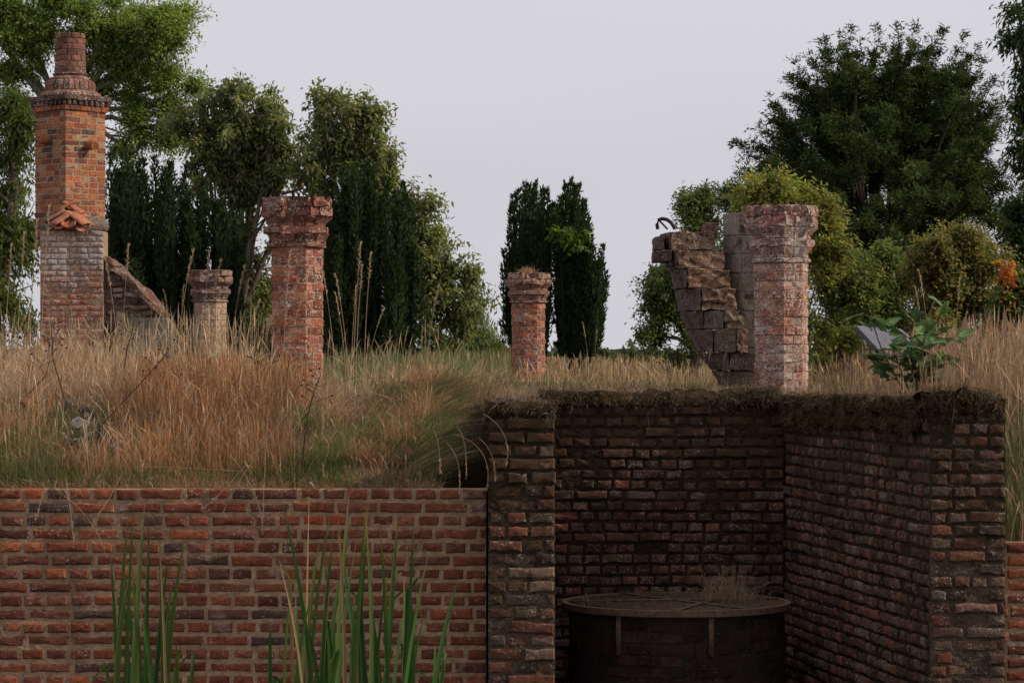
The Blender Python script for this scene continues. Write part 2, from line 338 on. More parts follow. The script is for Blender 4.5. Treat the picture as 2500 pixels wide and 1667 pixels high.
def brick_wall(root, origin, ang, width, z0, z1, ch, mat, mat_attr, mortar, r, bonds, bh, colour, dep=.10, jit=.004, tilt=.01, wear=.004,
               inset=.007, mslab=.2, mamp=.003, maxparts=300, size_key=None, wav=0.0, skip=None):
    """bricks laid in courses over a recessed mortar slab; local x along the wall, y into it"""
    R = Matrix.Rotation(ang, 4, 'Z'); cache = {}
    items = []
    n = int(round((z1 - z0) / ch)); rowi = 0
    z = z1
    while z - ch > z0 - 1e-6:
        bl = bonds[rowi % len(bonds)]; x = -bl[2] * r.random() if bl[2] else -bl[3]
        zc = z - ch / 2
        while x < width:
            L = bl[0] if r.random() > bl[1] else bl[0] * (.5 if bl[0] > .17 else 1.9)
            L *= 1 + r.normal(0, .02); jt = bl[4]
            a, b = max(x, 0), min(x + L, width)
            if b - a > .035:
                if width - b < .04: b = width
                items.append((a + jt / 2 * (a > 0), b - jt / 2 * (b < width), zc + wav * math.sin((a + b) * 1.7 + zc * 5), rowi))
            x += L
        z -= ch; rowi += 1
    recs = []
    for a, b, zc, row in items:
        if skip and skip((a + b) / 2, zc, row): continue
        L = b - a; key = min((.06, .085, .105, .12, .15, .19, .215, .235), key=lambda q: abs(q - L))
        hh = bh
        if key not in cache: cache[key] = [brick_mesh('brick', key, hh, dep, mat, r, wear) for _ in range(7)]
        me = cache[key][r.integers(7)]
        loc = Matrix.Translation(((a + b) / 2, r.normal(0, jit), zc - origin[2] + r.normal(0, .0012)))
        rot = Matrix.Rotation(r.normal(0, tilt), 4, 'Y') @ Matrix.Rotation(r.normal(0, tilt * 1.5), 4, 'Z') @ Matrix.Rotation(r.normal(0, tilt * 1.5), 4, 'X')
        M = R @ loc @ rot @ Matrix.Diagonal((L / key, 1, 1 + r.normal(0, .025), 1))
        col = colour((a + b) / 2, zc, row, r, L)
        wp = Vector(origin) + (R @ Vector(((a + b) / 2, 0, zc - origin[2])))
        px = 1250 + FPX * wp.x / wp.y; py = HOR + FPX * (EZ - wp.z) / wp.y
        vis = (-40 < px < 2540) and (py < 1700)
        recs.append(((0 if vis else 1, wp.y), me, M, col))
    recs.sort(key=lambda q: q[0])
    for k, (_, me, M, col) in enumerate(recs[:maxparts]):
        o = obj('brick', me, root, col); o.matrix_local = M
    if len(recs) > maxparts:
        V = []; F = []; Cc = []; n = 0
        for _, me, M, col in recs[maxparts:]:
            vs = [M @ v.co for v in me.vertices]
            V += vs; F += [tuple(i + n for i in p.vertices) for p in me.polygons]; Cc += [col] * len(vs); n += len(vs)
        me = pd_mesh('far_bricks', V, F, mat_attr)
        a = me.color_attributes.new('Col', 'FLOAT_COLOR', 'POINT')
        c4 = np.ones((len(V), 4), np.float32); c4[:, :3] = Cc; a.data.foreach_set('color', c4.ravel())
        obj('brickwork', me, root, kind='stuff')
    # mortar slab with an uneven face
    st = .012 if width < 3 else .015
    zt_ = z1; z1 = z1 - .012; nu = max(2, int(width / st)); nv = max(2, int((z1 - z0) / st))
    u = np.linspace(0, width, nu); vv = np.linspace(z0, z1, nv); U, W = np.meshgrid(u, vv)
    pp = np.stack([U, 0 * U + ang * 7, W], -1)
    Y = inset + mamp * fbm(pp, 28, 5, 3) + mamp * .8 * vnoise(pp, 90, 8)
    G = np.stack([U, Y, W - origin[2]], -1).reshape(-1, 3)
    ii = (np.arange(nv - 1)[:, None] * nu + np.arange(nu - 1)[None]).ravel()
    F = [tuple(q) for q in np.stack([ii, ii + 1, ii + nu + 1, ii + nu], 1).tolist()]
    nb = len(G)
    G = np.concatenate([G, [(0, mslab, z0 - origin[2]), (width, mslab, z0 - origin[2]), (width, mslab, z1 - origin[2]), (0, mslab, z1 - origin[2])]])
    top = [(nv - 1) * nu + k for k in range(nu)]; lft = [k * nu for k in range(nv)]; rgt = [k * nu + nu - 1 for k in range(nv)]; bot = list(range(nu))
    F += [tuple(top + [nb + 2, nb + 3]), tuple(lft[::-1] + [nb, nb + 3]), tuple(rgt + [nb + 2, nb + 1]), tuple(bot[::-1] + [nb, nb + 1]), (nb, nb + 3, nb + 2, nb + 1)]
    o = obj('mortar', pd_mesh('mortar', G, F, mortar), root); o.matrix_local = R

# newer wall, left
WW = 3.25
def col_mod(x, z, row, r, L):
    X = x - WW
    for bx, by, bc in ((45, 1333, (.36, .12, .05)), (785, 1262, (.36, .075, .035)), (1535 / 2.766 * 1.0, 1470, (.30, .085, .04))):
        if abs(1250 + (X + PX0 - .015) * FPX / WD - bx) < 40 and abs(HOR + FPX * (EZ - z) / WD - by) < 15: return bc
    if r.random() < .06: return pick(DARKB, r)
    c = np.array(pick(RED, r))
    return tuple(c * .92)
wl = thing('brick_wall', 'long low red brick wall with pale mortar below the dry grass bank', 'wall', (PX0 - .015 - WW, WD, 0))
brick_wall(wl, (PX0 - .015 - WW, WD, 0), 0, WW, -.3, WT, .0752, M_mod, M_mod, M_mod_mortar, np.random.default_rng(3),
           [(.132, .04, 0, .03, .016), (.2515, .05, 0, .10, .016)], .058, col_mod, jit=.0025, tilt=.006, wear=.0035, inset=.0075, mslab=.23, mamp=.0022, wav=.0012)
# newer wall, right
wr = thing('brick_wall', 'short piece of newer red brick wall at the right edge beside the mossy pier', 'wall', (RP1 - .03, 16.9, 0))
brick_wall(wr, (RP1 - .03, 16.9, 0), 0, 1.2, -.3, RWT, .0752, M_mod, M_mod, M_mod_mortar, np.random.default_rng(4),
           [(.132, .04, 0, .05, .013), (.2515, .05, 0, .16, .013)], .058, lambda x, z, row, r, L: pick(RED, r), jit=.003, inset=.0075, mslab=.23, mamp=.0022)
# recess walls
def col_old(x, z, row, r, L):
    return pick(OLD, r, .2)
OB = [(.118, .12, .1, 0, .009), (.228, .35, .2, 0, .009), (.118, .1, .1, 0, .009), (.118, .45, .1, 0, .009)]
lp = thing('brick_pier', 'weathered brick pier between the long red wall and the dark recess', 'pier', (PX0, PD, 0))
brick_wall(lp, (PX0, PD, 0), 0, PX1 - PX0, -.3, TOP + .02, .0752, M_pier, M_pier, M_pier_mortar, np.random.default_rng(5),
           [(.24, .1, 0, .13, .010), (.125, .3, 0, .02, .010), (.23, .2, 0, .03, .010), (.14, .3, 0, .0, .010)], .067,
           lambda x, z, row, r, L: tuple(.8 * c for c in pick(OLD + [(.22, .15, .10)], r, .15)), jit=.006, tilt=.014, wear=.006, inset=.010, mslab=.35, mamp=.005, wav=.003)
bw = thing('brick_wall', 'dark mossy back wall of the brick recess behind the round tank', 'wall', (PX1 - .15, BD, 0))
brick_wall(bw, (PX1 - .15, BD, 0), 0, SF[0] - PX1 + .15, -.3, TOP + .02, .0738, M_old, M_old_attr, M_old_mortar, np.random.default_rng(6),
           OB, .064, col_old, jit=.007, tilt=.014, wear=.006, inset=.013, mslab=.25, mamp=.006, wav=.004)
ll = thing('brick_wall', 'left return wall of the recess running back behind the pier', 'wall', (PX1 - .004, PD + .36, 0))
brick_wall(ll, (PX1 - .004, PD + .36, 0), math.radians(90), BD - PD - .37, -.3, TOP, .0738, M_old, M_old_attr, M_old_mortar, np.random.default_rng(66),
           OB, .064, col_old, jit=.006, mslab=.35, maxparts=0)
sdx, sdy = SN[0] - SF[0], SN[1] - SF[1]; sang = math.atan2(sdy, sdx); slen = math.hypot(sdx, sdy)
sw = thing('brick_wall', 'dark brick side wall of the recess with a mossy top running back to the corner', 'wall', (SF[0], SF[1], 0))
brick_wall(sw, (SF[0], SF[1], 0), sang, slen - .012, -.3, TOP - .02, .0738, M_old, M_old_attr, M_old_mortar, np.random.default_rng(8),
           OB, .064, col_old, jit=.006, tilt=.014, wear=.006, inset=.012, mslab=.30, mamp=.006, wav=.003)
rp = thing('brick_pier', 'broad mossy brick pier with a rounded top at the right end of the recess', 'pier', (SN[0], SN[1], 0))
brick_wall(rp, (SN[0], SN[1], 0), 0, RP1 - SN[0], -.3, TOP + .05, .0738, M_pier, M_pier, M_pier_mortar, np.random.default_rng(9),
           [(.118, .3, 0, .02, .009), (.135, .3, 0, .0, .009), (.2, .4, 0, .07, .009)], .066,
           lambda x, z, row, r, L: tuple(.8 * c for c in pick(OLD + [(.23, .13, .09)], r, .15)), jit=.006, tilt=.014, wear=.006, inset=.010, mslab=.4, mamp=.005, wav=.003,
           skip=lambda x, z, row: row < 1 and x > .36)

# ------------------------------------------------------------------ ring masonry (pillars, chimney, tank)
def ring_pt(N, rot, a, s):
    """point at perimeter parameter s (integers are corners) of an N-gon with apothem a"""
    R = a / math.cos(math.pi / N); k = math.floor(s); f = s - k
    t0 = rot + 2 * math.pi * k / N; t1 = rot + 2 * math.pi * (k + 1) / N
    return (R * (math.cos(t0) * (1 - f) + math.cos(t1) * f), R * (math.sin(t0) * (1 - f) + math.sin(t1) * f))
def ring_piece(N, rot, prof, s0, s1, r, gap=.004, mids=False, ch=.005, wear=.003, depth=.09, erode=None):
    """one brick of a ring course; prof = [(z, apothem), ...] bottom to top"""
    a0 = prof[0][1]; side = 2 * a0 * math.tan(math.pi / N)
    g = gap / side; e = max(.02, ch / side * 1.5)
    ss = [s0 + g, s0 + g + e] + [float(k) for k in range(math.ceil(s0 + g + e + .02), math.floor(s1 - g - e - .02) + 1)] + [s1 - g - e, s1 - g]
    if mids:
        ss = sorted(ss + [a_ + (b_ - a_) * q for a_, b_ in zip(ss[:-1], ss[1:]) if b_ - a_ > .2 for q in ((.5,) if b_ - a_ < .5 else (.33, .67))])
    rows = list(prof)
    if mids and len(rows) == 2: rows = [rows[0], ((rows[0][0] + rows[1][0]) / 2, (rows[0][1] + rows[1][1]) / 2), rows[1]]
    z0, az0 = rows[0]; z1, az1 = rows[-1]
    zs = [(z0 + gap, az0 - ch), (z0 + gap + ch, az0)] + rows[1:-1] + [(z1 - gap - ch, az1), (z1 - gap, az1 - ch)]
    V = []; nc = len(ss)
    off = r.normal(0, wear * .6)
    for j, (z, a) in enumerate(zs):
        for i, s in enumerate(ss):
            aa = a + off - (ch if i in (0, nc - 1) else 0) - abs(r.normal(0, wear))
            if erode: aa = erode(s, z, aa)
            x, y = ring_pt(N, rot, aa, s); V.append((x, y, z + r.normal(0, wear * .3)))
    F = [(j * nc + i, j * nc + i + 1, (j + 1) * nc + i + 1, (j + 1) * nc + i) for j in range(len(zs) - 1) for i in range(nc - 1)]
    nr = len(zs)
    loop = [i for i in range(nc)] + [j * nc + nc - 1 for j in range(1, nr)] + [(nr - 1) * nc + i for i in range(nc - 2, -1, -1)] + [j * nc for j in range(nr - 2, 0, -1)]
    n0 = len(V)
    for q in loop:
        x, y, z = V[q]; d = math.hypot(x, y); k = max(.2, (d - depth) / d); V.append((x * k, y * k, z))
    m = len(loop)
    F += [(loop[k], n0 + k, n0 + (k + 1) % m, loop[(k + 1) % m]) for k in range(m)]
    return V, F
def ring_course(root, name, N, rot, prof, cuts, mat, r, colour, **kw):
    cuts = sorted(cuts)
    for a, b in zip(cuts, cuts[1:] + [cuts[0] + N]):
        V, F = ring_piece(N, rot, prof, a, b, r, **kw)
        mid = ((a + b) / 2) % N
        obj(name, pd_mesh(name, V, F, mat, False), root, colour(mid, prof[0][0], r))
def prism(N, rot, rows):
    V = []; F = []
    for z, a in rows:
        for k in range(N): x, y = ring_pt(N, rot, a, k); V.append((x, y, z))
    n = len(rows)
    for j in range(n - 1):
        for k in range(N): F.append((j * N + k, j * N + (k + 1) % N, (j + 1) * N + (k + 1) % N, (j + 1) * N + k))
    F.append(tuple(range(N))[::-1]); F.append(tuple((n - 1) * N + k for k in range(N)))
    return V, F

def pillar(label, px, D, half, rotdeg, ytop, ytor, ybase, mat, capmat, pal, cappal, seed, worn=(), whole=False, chcourse=.070):
    r = np.random.default_rng(seed); k = D / FPX; a = half * k
    zb = wz(ybase, D) - .12; zt = wz(ytor, D); ztop = wz(ytop, D); Hc = ztop - zt
    root = thing('brick_pillar', label, 'pillar', (wx(px, D), D, zb))
    rot = math.radians(-90 - 22.5 + rotdeg); N = 8
    obj('mortar', pd_mesh('mortar', *prism(N, rot, [(0, a - .008), (zt - zb, a - .008)]), M_pil_mortar), root)
    n = max(3, int(round((zt - zb) / chcourse))); ch = (zt - zb) / n
    for i in range(n):
        z0 = i * ch
        if i % 2: cuts = [q + .5 + r.normal(0, .03) for q in range(8)]
        else:
            cuts = []
            for q in range(8): cuts += [q + .12 + r.normal(0, .02)] + ([q + .62] if r.random() < .5 else [])
        ring_course(root, 'brick', N, rot, [(z0, a + r.normal(0, .0015)), (z0 + ch, a)], cuts, mat, r, lambda s, z, r: pick(pal, r, .16), gap=.0035, wear=.0045, mids=True)
    # moulded capital
    def er(s, z, aa):
        f = int(math.floor(s)) % 8
        if f in worn:
            t = (z - (zt - zb)) / Hc; lim = a * (1.0 + .30 * max(0, t) ** .9)
            w_ = min(1, min(s % 1, 1 - s % 1) / .12)
            return aa * (1 - w_) + min(aa, lim) * w_
        return aa
    b = zt - zb
    def Z(f): return b + Hc * f
    def pr(*q): return [(Z(f), a * m) for f, m in q]
    def capcol(s, z, r): return pick(cappal, r, .14)
    courses = [('moulded_brick', pr((0, 1.05), (.03, 1.13), (.075, 1.13), (.10, 1.06))),
               ('moulded_brick', pr((.10, 1.02), (.16, 1.03), (.28, 1.20))),
               ('moulded_brick', pr((.28, 1.23), (.42, 1.23))),
               ('moulded_brick', pr((.42, 1.09), (.48, 1.09), (.62, 1.34))),
               ('cap_brick', pr((.62, 1.40), (.81, 1.42))), ('cap_brick', pr((.81, 1.42), (1.0, 1.40)))]
    for ci, (nm, prof) in enumerate(courses):
        cuts = [q + (.5 if ci % 2 else .02) + r.normal(0, .03) for q in range(8)]
        if ci >= 4: cuts += [q + (.98 if ci % 2 else .5) for q in range(8)]; cuts = [c + (.25 if ci == 5 else 0) for c in cuts]
        cm = capmat
        def er2(s, z, aa, ci=ci):
            aa = er(s, z, aa)
            if ci >= 4: aa -= abs(r.normal(0, .014 * a / .2)); aa *= (1 - .16 * sm(6.9, 7.3, s % 8) * (1 - sm(7.8, 8.0, s % 8)) * (ci == 5)) if seed == 31 else 1; aa -= .05 * max(0., float(vnoise(np.array((s * 1.3, z * 4, seed * 3.)), 1.0, 5))) * (ci == 5)
            return aa
        ring_course(root, nm, N, rot, prof, cuts, cm, r, capcol, gap=.002, ch=.004, wear=.009 * a / .2, depth=.12, erode=er2, mids=True)
    obj('rubble_core', pd_mesh('rubble_core', *prism(N, rot, [(b - .01, a * .95), (b + Hc * .4, a * .98), (b + Hc * .62, a * 1.12), (b + Hc * .97, a * 1.22)]), M_cap), root, (.15, .085, .06))
    return root
PALP = [(.33, .110, .062), (.28, .090, .052), (.37, .14, .078), (.23, .08, .055), (.39, .165, .095), (.30, .11, .065), (.20, .08, .06)]
PALC = [(.21, .085, .058), (.24, .10, .068), (.17, .072, .052), (.28, .125, .09)]
pillar('tall octagonal brick pillar rising from the tall dry grass, its capital broken at the front', 725.5, 23.0, 62.5, 0, 483, 607, 952, M_pil, M_cap, PALP, PALC, 31, worn=(0, ))
pillar('short octagonal red brick pillar in the middle with dry grass growing on its top', 1290, 35.0, 40, 7, 667, 741, 958, M_pil, M_cap, PALP, [(.34, .20, .16), (.30, .17, .13)], 32)
pillar('tall pale blotched brick pillar standing beside the broken stone stair', 1907.5, 22.5, 61.5, 22.5, 503, 644, 958, M_pilr, M_pilr, PALP, [(.24, .11, .085), (.28, .13, .10)], 33, worn=(0, ))
pillar('pale rendered pillar half hidden in grass between the chimney and the tall pillar', 513, 34.0, 40, 3, 660, 739, 960, M_plaster, M_cap, [(.40, .28, .2), (.42, .3, .22)], [(.26, .17, .14), (.22, .15, .13)], 34)

# ------------------------------------------------------------------ chimney
CD = 33.8; ck = CD / FPX
r = np.random.default_rng(77)
cz = wz(960, CD) - .1
cx0 = wx(171.5, CD)
ch_ = thing('brick_chimney', 'tall weathered brick chimney with a round top and terracotta tiles at the left', 'chimney', (cx0, CD, cz))
ap = 122 * ck / 2
sq = math.radians(-90 + 1.5); zl = lambda py: wz(py, CD) - cz
PALCH = [(.34, .115, .055), (.27, .088, .048), (.38, .14, .065), (.20, .075, .05), (.41, .175, .08), (.30, .10, .055), (.24, .10, .065), (.16, .068, .05)]
obj('mortar', pd_mesh('mortar', *prism(4, sq, [(zl(590), ap - .006), (zl(262), ap - .006)]), M_chim_mortar), ch_)
ncs = 22; hh = (zl(276) - zl(590)) / ncs
for i in range(ncs):
    z0 = zl(590) + i * hh
    cuts = []
    for q in range(4):
        cuts += [q + f + r.normal(0, .012) for f in ((.19, .57, .81) if i % 2 else (.38, .60, .80) if i % 3 else (.38, .76))]
    def cc(s, z, r):
        # dark vitrified diamonds near the two pipes
        px_ = {0: 1, 3: 0}.get(int(s), -1)
        lvl = (z - zl(480)) / hh
        f = s % 1
        if px_ >= 0 and abs(z - zl(352)) < 2.6 * hh and abs(f - .47) < .08 + .07 * (2 - abs(z - zl(352)) / hh): return (.085, .06, .06)
        return pick(PALCH, r, .16)
    ring_course(ch_, 'brick', 4, sq, [(z0, ap), (z0 + hh, ap)], cuts, M_chim, r, cc, gap=.005, wear=.004)
DK = [(.10, .065, .055), (.12, .075, .06), (.085, .058, .05)]
dk = lambda s, z, r: pick(DK, r)
br = lambda s, z, r: pick([(.20, .10, .07), (.24, .12, .085), (.17, .09, .07)], r)
c16 = lambda n, o=0: [k * (16 / n) + o for k in range(n)]
c4 = lambda n, o=0: [k * (4 / n) + o for k in range(n)]
hw = lambda p: p * ck / math.sqrt(2)       # half diagonal px -> apothem of the turned square
ring_course(ch_, 'moulded_brick', 4, sq, [(zl(276), hw(94)), (zl(263), hw(95))], c4(16, .1), M_chim, r, lambda s, z, r: pick(PALCH, r), gap=.004, wear=.004)
for s in np.arange(.06, 4, .125):                      # dentils
    V, F = ring_piece(4, sq, [(zl(263), hw(99)), (zl(251), hw(99))], s, s + .07, r, gap=.001, wear=.003, depth=.15)
    obj('dentil', pd_mesh('dentil', V, F, M_cap), ch_, pick(DK, r))
ring_course(ch_, 'cap_brick', 4, sq, [(zl(251), hw(103)), (zl(238), hw(104))], c4(20, .07), M_cap, r, dk, gap=.003, wear=.005, depth=.2)
obj('rubble_core', pd_mesh('rubble_core', *prism(4, sq, [(zl(274), ap * .98), (zl(240), hw(92))]), M_cap), ch_, (.12, .08, .06))
RR = math.radians(3)
def rc(n, o, y0, y1, prof, mat, colf, nm='brick', **kw):
    ring_course(ch_, nm, 16, RR, [(zl(y0 + (y1 - y0) * f), p * ck) for f, p in prof], c16(n, o), mat, r, colf, **kw)
rc(16, .3, 239, 224, [(0, 76), (.5, 73), (1, 66)], M_cap, br, gap=.002, wear=.006)
rc(28, .1, 224, 196, [(0, 61), (.5, 61.5), (.8, 58), (1, 52)], M_cap, br, 'upright_brick', gap=.004, wear=.004)
rc(12, .5, 196, 187, [(0, 50), (1, 41)], M_cap, br, gap=.002, wear=.004)
rc(12, .2, 187, 179, [(0, 40), (.5, 43), (1, 40)], M_cap, br, gap=.002, wear=.003)
ys = [179, 165.5, 152, 138, 124, 110, 96, 83]
for i in range(7):
    rc(9, (i % 2) * .9, ys[i], ys[i + 1], [(0, 38.5 - i * .35), (1, 38.2 - i * .35)], M_pot, br, gap=.003, wear=.005)
obj('flue_core', pd_mesh('flue_core', *prism(16, RR, [(zl(240), 70 * ck), (zl(226), 60 * ck), (zl(198), 50 * ck), (zl(188), 38 * ck), (zl(90), 33 * ck)]), M_cap), ch_, (.13, .08, .06))
for (px_, py_, nrm) in ((124, 343, (-.72, -.69)), (220, 357, (.69, -.72))):          # clay pipes
    nv = Vector((nrm[0], nrm[1], -.12)).normalized(); c = P(px_, py_, CD)
    base = Vector((c[0] - cx0, 0, c[2] - cz)); base.y = -(ap * math.sqrt(2) - abs(base.x)) + .02
    pts = [np.array(base) + np.array(nv) * q for q in (-.06, .15)]
    V1, F1 = tube([pts[0], pts[1]], [.052, .056], 12); V2, F2 = tube([pts[1], pts[0] + (pts[1] - pts[0]) * .3], [.046, .040], 12)
    m = MB(); m.add(V1, F1); n = 12
    m.add(np.concatenate([V1[12:], V2[:12]]), [(k, (k + 1) % 12, 12 + (k + 1) % 12, 12 + k) for k in range(12)])
    cp_ = obj('clay_pipe', m.mesh('clay_pipe', M_tile), ch_, (.40, .15, .075))
    m = MB(); m.add(V2, F2); m.add(V2[12:], [tuple(range(12))[i:i + 4] for i in (0, 3, 6)] + [(9, 10, 11, 0), (0, 3, 6, 9)]); obj('shade_lining', m.mesh('shade_lining', M_old_mortar), cp_, (.02, .015, .012))  # near-black lining paints the shade inside the pipe mouth
# lower body with the whitewashed face
BDp = 33.0
bx0 = wx(98, BDp); bx1 = wx(252, BDp)
zb_top = wz(562, BDp)
class Sub: pass
sub = obj('stack_base', None, ch_)
sub.location = (bx0 - cx0, BDp - CD, -cz)
def col_base(x, z, row, r, L):
    return pick([(.36, .12, .07), (.30, .10, .06), (.38, .16, .1)], r)
M_base = masonry('partly_whitewashed_brick', lichen=.86, lich_col=(.52, .47, .45), lich_z=(wz(760, BDp), wz(640, BDp)), smear=.3, smear_col=(.5, .45, .42), moss=.12, moss_col=(.035, .028, .02), bump=.004, seed=36, streak=.75)
brick_wall(sub, (bx0, BDp, 0), 0, bx1 - bx0, cz, zb_top, .0665, M_base, M_base, M_chim_mortar, r,
           [(.22, .1, 0, .1, .006), (.115, .2, 0, .03, .006)], .060, col_base, jit=.004, wear=.004, inset=.006, mslab=.38)
m = MB()
cor = [(zb_top, .0, .0), (zb_top + .05, -.03, .0), (zb_top + .10, .0, .03), (zb_top + .17, .06, .1)]
Vc = []; 
for z, xo, yo in cor:
    Vc += [(xo, yo, z), (bx1 - bx0 - xo, yo, z), (bx1 - bx0 - xo, .36, z), (xo, .36, z)]
Vc = np.array(Vc); Vc += np.stack([vnoise(Vc, 9, q) for q in range(3)], 1) * .012
Fc = [(j * 4 + k, j * 4 + (k + 1) % 4, (j + 1) * 4 + (k + 1) % 4, (j + 1) * 4 + k) for j in range(3) for k in range(4)] + [(12, 13, 14, 15)]
m.add(Vc, Fc); obj('mortar_fillet', m.mesh('mortar_fillet', M_stone), sub, (.16, .12, .09))
# terracotta pantiles on the shoulder
def tile_mesh(L=.30, W=.20, T=.016, arc=1.0):
    V = []; F = []; n = 8; mrows = 4
    for s_ in (1, 0):
        for j in range(mrows + 1):
            for i in range(n + 1):
                a = (i / n - .5) * 2; z = -.045 * arc * (1 - a * a) - (0 if s_ else T)
                V.append((a * W / 2, j / mrows * L, z + .004 * math.sin(9 * a + j)))
    g = (mrows + 1) * (n + 1)
    for j in range(mrows):
        for i in range(n):
            q = j * (n + 1) + i; F.append((q, q + 1, q + n + 2, q + n + 1)); F.append((g + q, g + q + n + 1, g + q + n + 2, g + q + 1))
    bd = [i for i in range(n + 1)] + [j * (n + 1) + n for j in range(1, mrows + 1)] + [mrows * (n + 1) + i for i in range(n - 1, -1, -1)] + [j * (n + 1) for j in range(mrows - 1, 0, -1)]
    for a, b in zip(bd, bd[1:] + bd[:1]): F.append((a, b, g + b, g + a)[::-1])
    return pd_mesh('roof_tile', V, F, M_tile, True)
tmv = tile_mesh(.27, .16, .016, -.5); tmc = tile_mesh(.235, .17, .018, 1.0)
for i, (kind_, px_, py_, D_, yaw, roll, pitch, c_) in enumerate((
        (0, 108, 541, 33.06, -76, 0, 30, (.26, .14, .10)), (0, 114, 529, 33.24, -82, 0, 30, (.22, .12, .085)), (0, 138, 516, 33.18, -80, 0, 28, (.40, .15, .07)), (0, 126, 548, 32.96, -50, 6, 34, (.40, .16, .09)),
        (1, 139, 549, 32.90, -16, 8, 30, (.45, .16, .08)), (1, 166, 546, 32.88, 2, -3, 28, (.38, .13, .06)), (1, 168, 531, 33.02, 4, 4, 30, (.42, .14, .06)), (1, 170, 518, 33.16, 0, 2, 30, (.34, .125, .06)), (1, 205, 556, 32.90, 14, -8, 28, (.40, .17, .10)),
        (0, 236, 551, 33.06, 76, 0, 28, (.34, .15, .10)), (0, 226, 538, 33.22, 80, 0, 30, (.46, .19, .09)), (0, 205, 521, 33.2, 78, 0, 30, (.42, .18, .1)), (0, 214, 548, 32.96, 52, -6, 32, (.44, .17, .09)))):
    c = P(px_, py_, D_); o = obj('roof_tile', tmc if kind_ else tmv, ch_, c_)
    o.location = (c[0] - cx0, c[1] - CD, c[2] - cz)
    o.rotation_euler = (math.radians(pitch), math.radians(roll), math.radians(yaw))
# sloping buttress
bt = thing('brick_buttress', 'sloping rubble buttress leaning on the foot of the chimney, with a grey slab', 'buttress', (wx(330, 33.3), 33.3, cz))
def slab(name, pts, D0, thick, mat, root, color, seed=1, sub_=6, amp=.012):
    """extruded polygon given in photo pixels at distance D0, subdivided by triangulated grid of the outline"""
    import bmesh
    bm = bmesh.new(); vs = [bm.verts.new(Vector(P(x, y, D0)) - Vector(root.location)) for x, y in pts]
    f = bm.faces.new(vs); e = bmesh.ops.extrude_face_region(bm, geom=[f])
    for v in [g for g in e['geom'] if isinstance(g, bmesh.types.BMVert)]: v.co.y += thick
    bmesh.ops.subdivide_edges(bm, edges=bm.edges[:], cuts=sub_, use_grid_fill=True)
    bmesh.ops.triangulate(bm, faces=bm.faces[:])
    for v in bm.verts:
        p = np.array(v.co) + seed; v.co += Vector([float(vnoise(p, 7, seed + q)) * amp for q in range(3)])
    bmesh.ops.recalc_face_normals(bm, faces=bm.faces[:])
    me = bpy.data.meshes.new(name); bm.to_mesh(me); bm.free(); me.materials.append(mat)
    return obj(name, me, root, color)
slab('sloping_face', [(250, 632), (262, 638), (325, 700), (392, 768), (392, 800), (300, 800), (250, 800)], 33.1, .5, M_rubble, bt, (.15, .10, .075), 1, 10, .05)
slab('coping', [(250, 630), (264, 634), (330, 694), (400, 764), (392, 774), (322, 706), (256, 645)], 33.0, .6, M_rubble, bt, (.14, .075, .055), 2, 8, .045)
slab('stone_slab', [(288, 792), (300, 776), (404, 776), (418, 790), (418, 850), (405, 868), (372, 878), (288, 878)], 32.85, .35, M_stone, bt, (.15, .135, .12), 3, 5, .006)
slab('timber_post', [(285, 760), (303, 764), (305, 885), (286, 885)], 32.8, .08, M_wood, bt, (.3, .2, .12), 4, 3, .004)
slab('opening_shade', [(244, 800), (300, 800), (300, 950), (244, 950)], 33.4, .2, M_old_mortar, bt, (.05, .04, .03), 5, 3, .004)  # near-black sheet standing for the shade in the opening
rb_ = np.random.default_rng(5); bcache = [brick_mesh('embedded_brick', .2 if q % 2 else .11, .058, .09, M_rubble, rb_, .009) for q in range(6)]
for row in range(15):
    py_ = 652 + row * 14; xr_ = 262 + (py_ - 640) * (392 - 262) / (768 - 640) - 8; x_ = 256 + rb_.uniform(0, 20)
    while x_ < min(xr_, 392) - 10:
        L_ = 44 if rb_.random() < .4 else 25
        if rb_.random() < .62 and py_ < 778:
            q_ = int(rb_.integers(3)) * 2 + (1 if L_ > 30 else 0)
            o = obj('embedded_brick', bcache[q_], bt, pick([(.20, .10, .07), (.15, .09, .07), (.24, .17, .13), (.12, .08, .06), (.28, .22, .18)], rb_))
            o.location = Vector(P(min(x_ + L_ / 2, xr_ - 6), py_, 33.06)) - Vector(bt.location) + Vector((0, rb_.normal(0, .015), 0)); o.rotation_euler = (rb_.normal(0, .08), rb_.normal(0, .10), rb_.normal(0, .12))
        x_ += L_ + 3
for k_ in range(17):
    f_ = k_ / 16; o = obj('coping_brick', bcache[k_ % 6], bt, pick([(.15, .085, .065), (.20, .14, .11), (.26, .2, .17), (.10, .07, .055)], rb_))
    o.location = Vector(P(258 + f_ * 130, 634 + f_ * 132, 33.03)) - Vector(bt.location); o.rotation_euler = (rb_.normal(0, .15), .5 + rb_.normal(0, .25), rb_.normal(0, .2)); o.scale = (.8, 1.6, 1)
for i in range(4):
    for j in range(3):
        slab('footing_brick', [(305 + j * 24 + (i % 2) * 8, 880 + i * 14), (327 + j * 24 + (i % 2) * 8, 880 + i * 14), (327 + j * 24 + (i % 2) * 8, 892 + i * 14), (305 + j * 24 + (i % 2) * 8, 892 + i * 14)], 32.9, .2, M_rubble, bt, (.24, .15, .11), 6 + i, 1, .003)

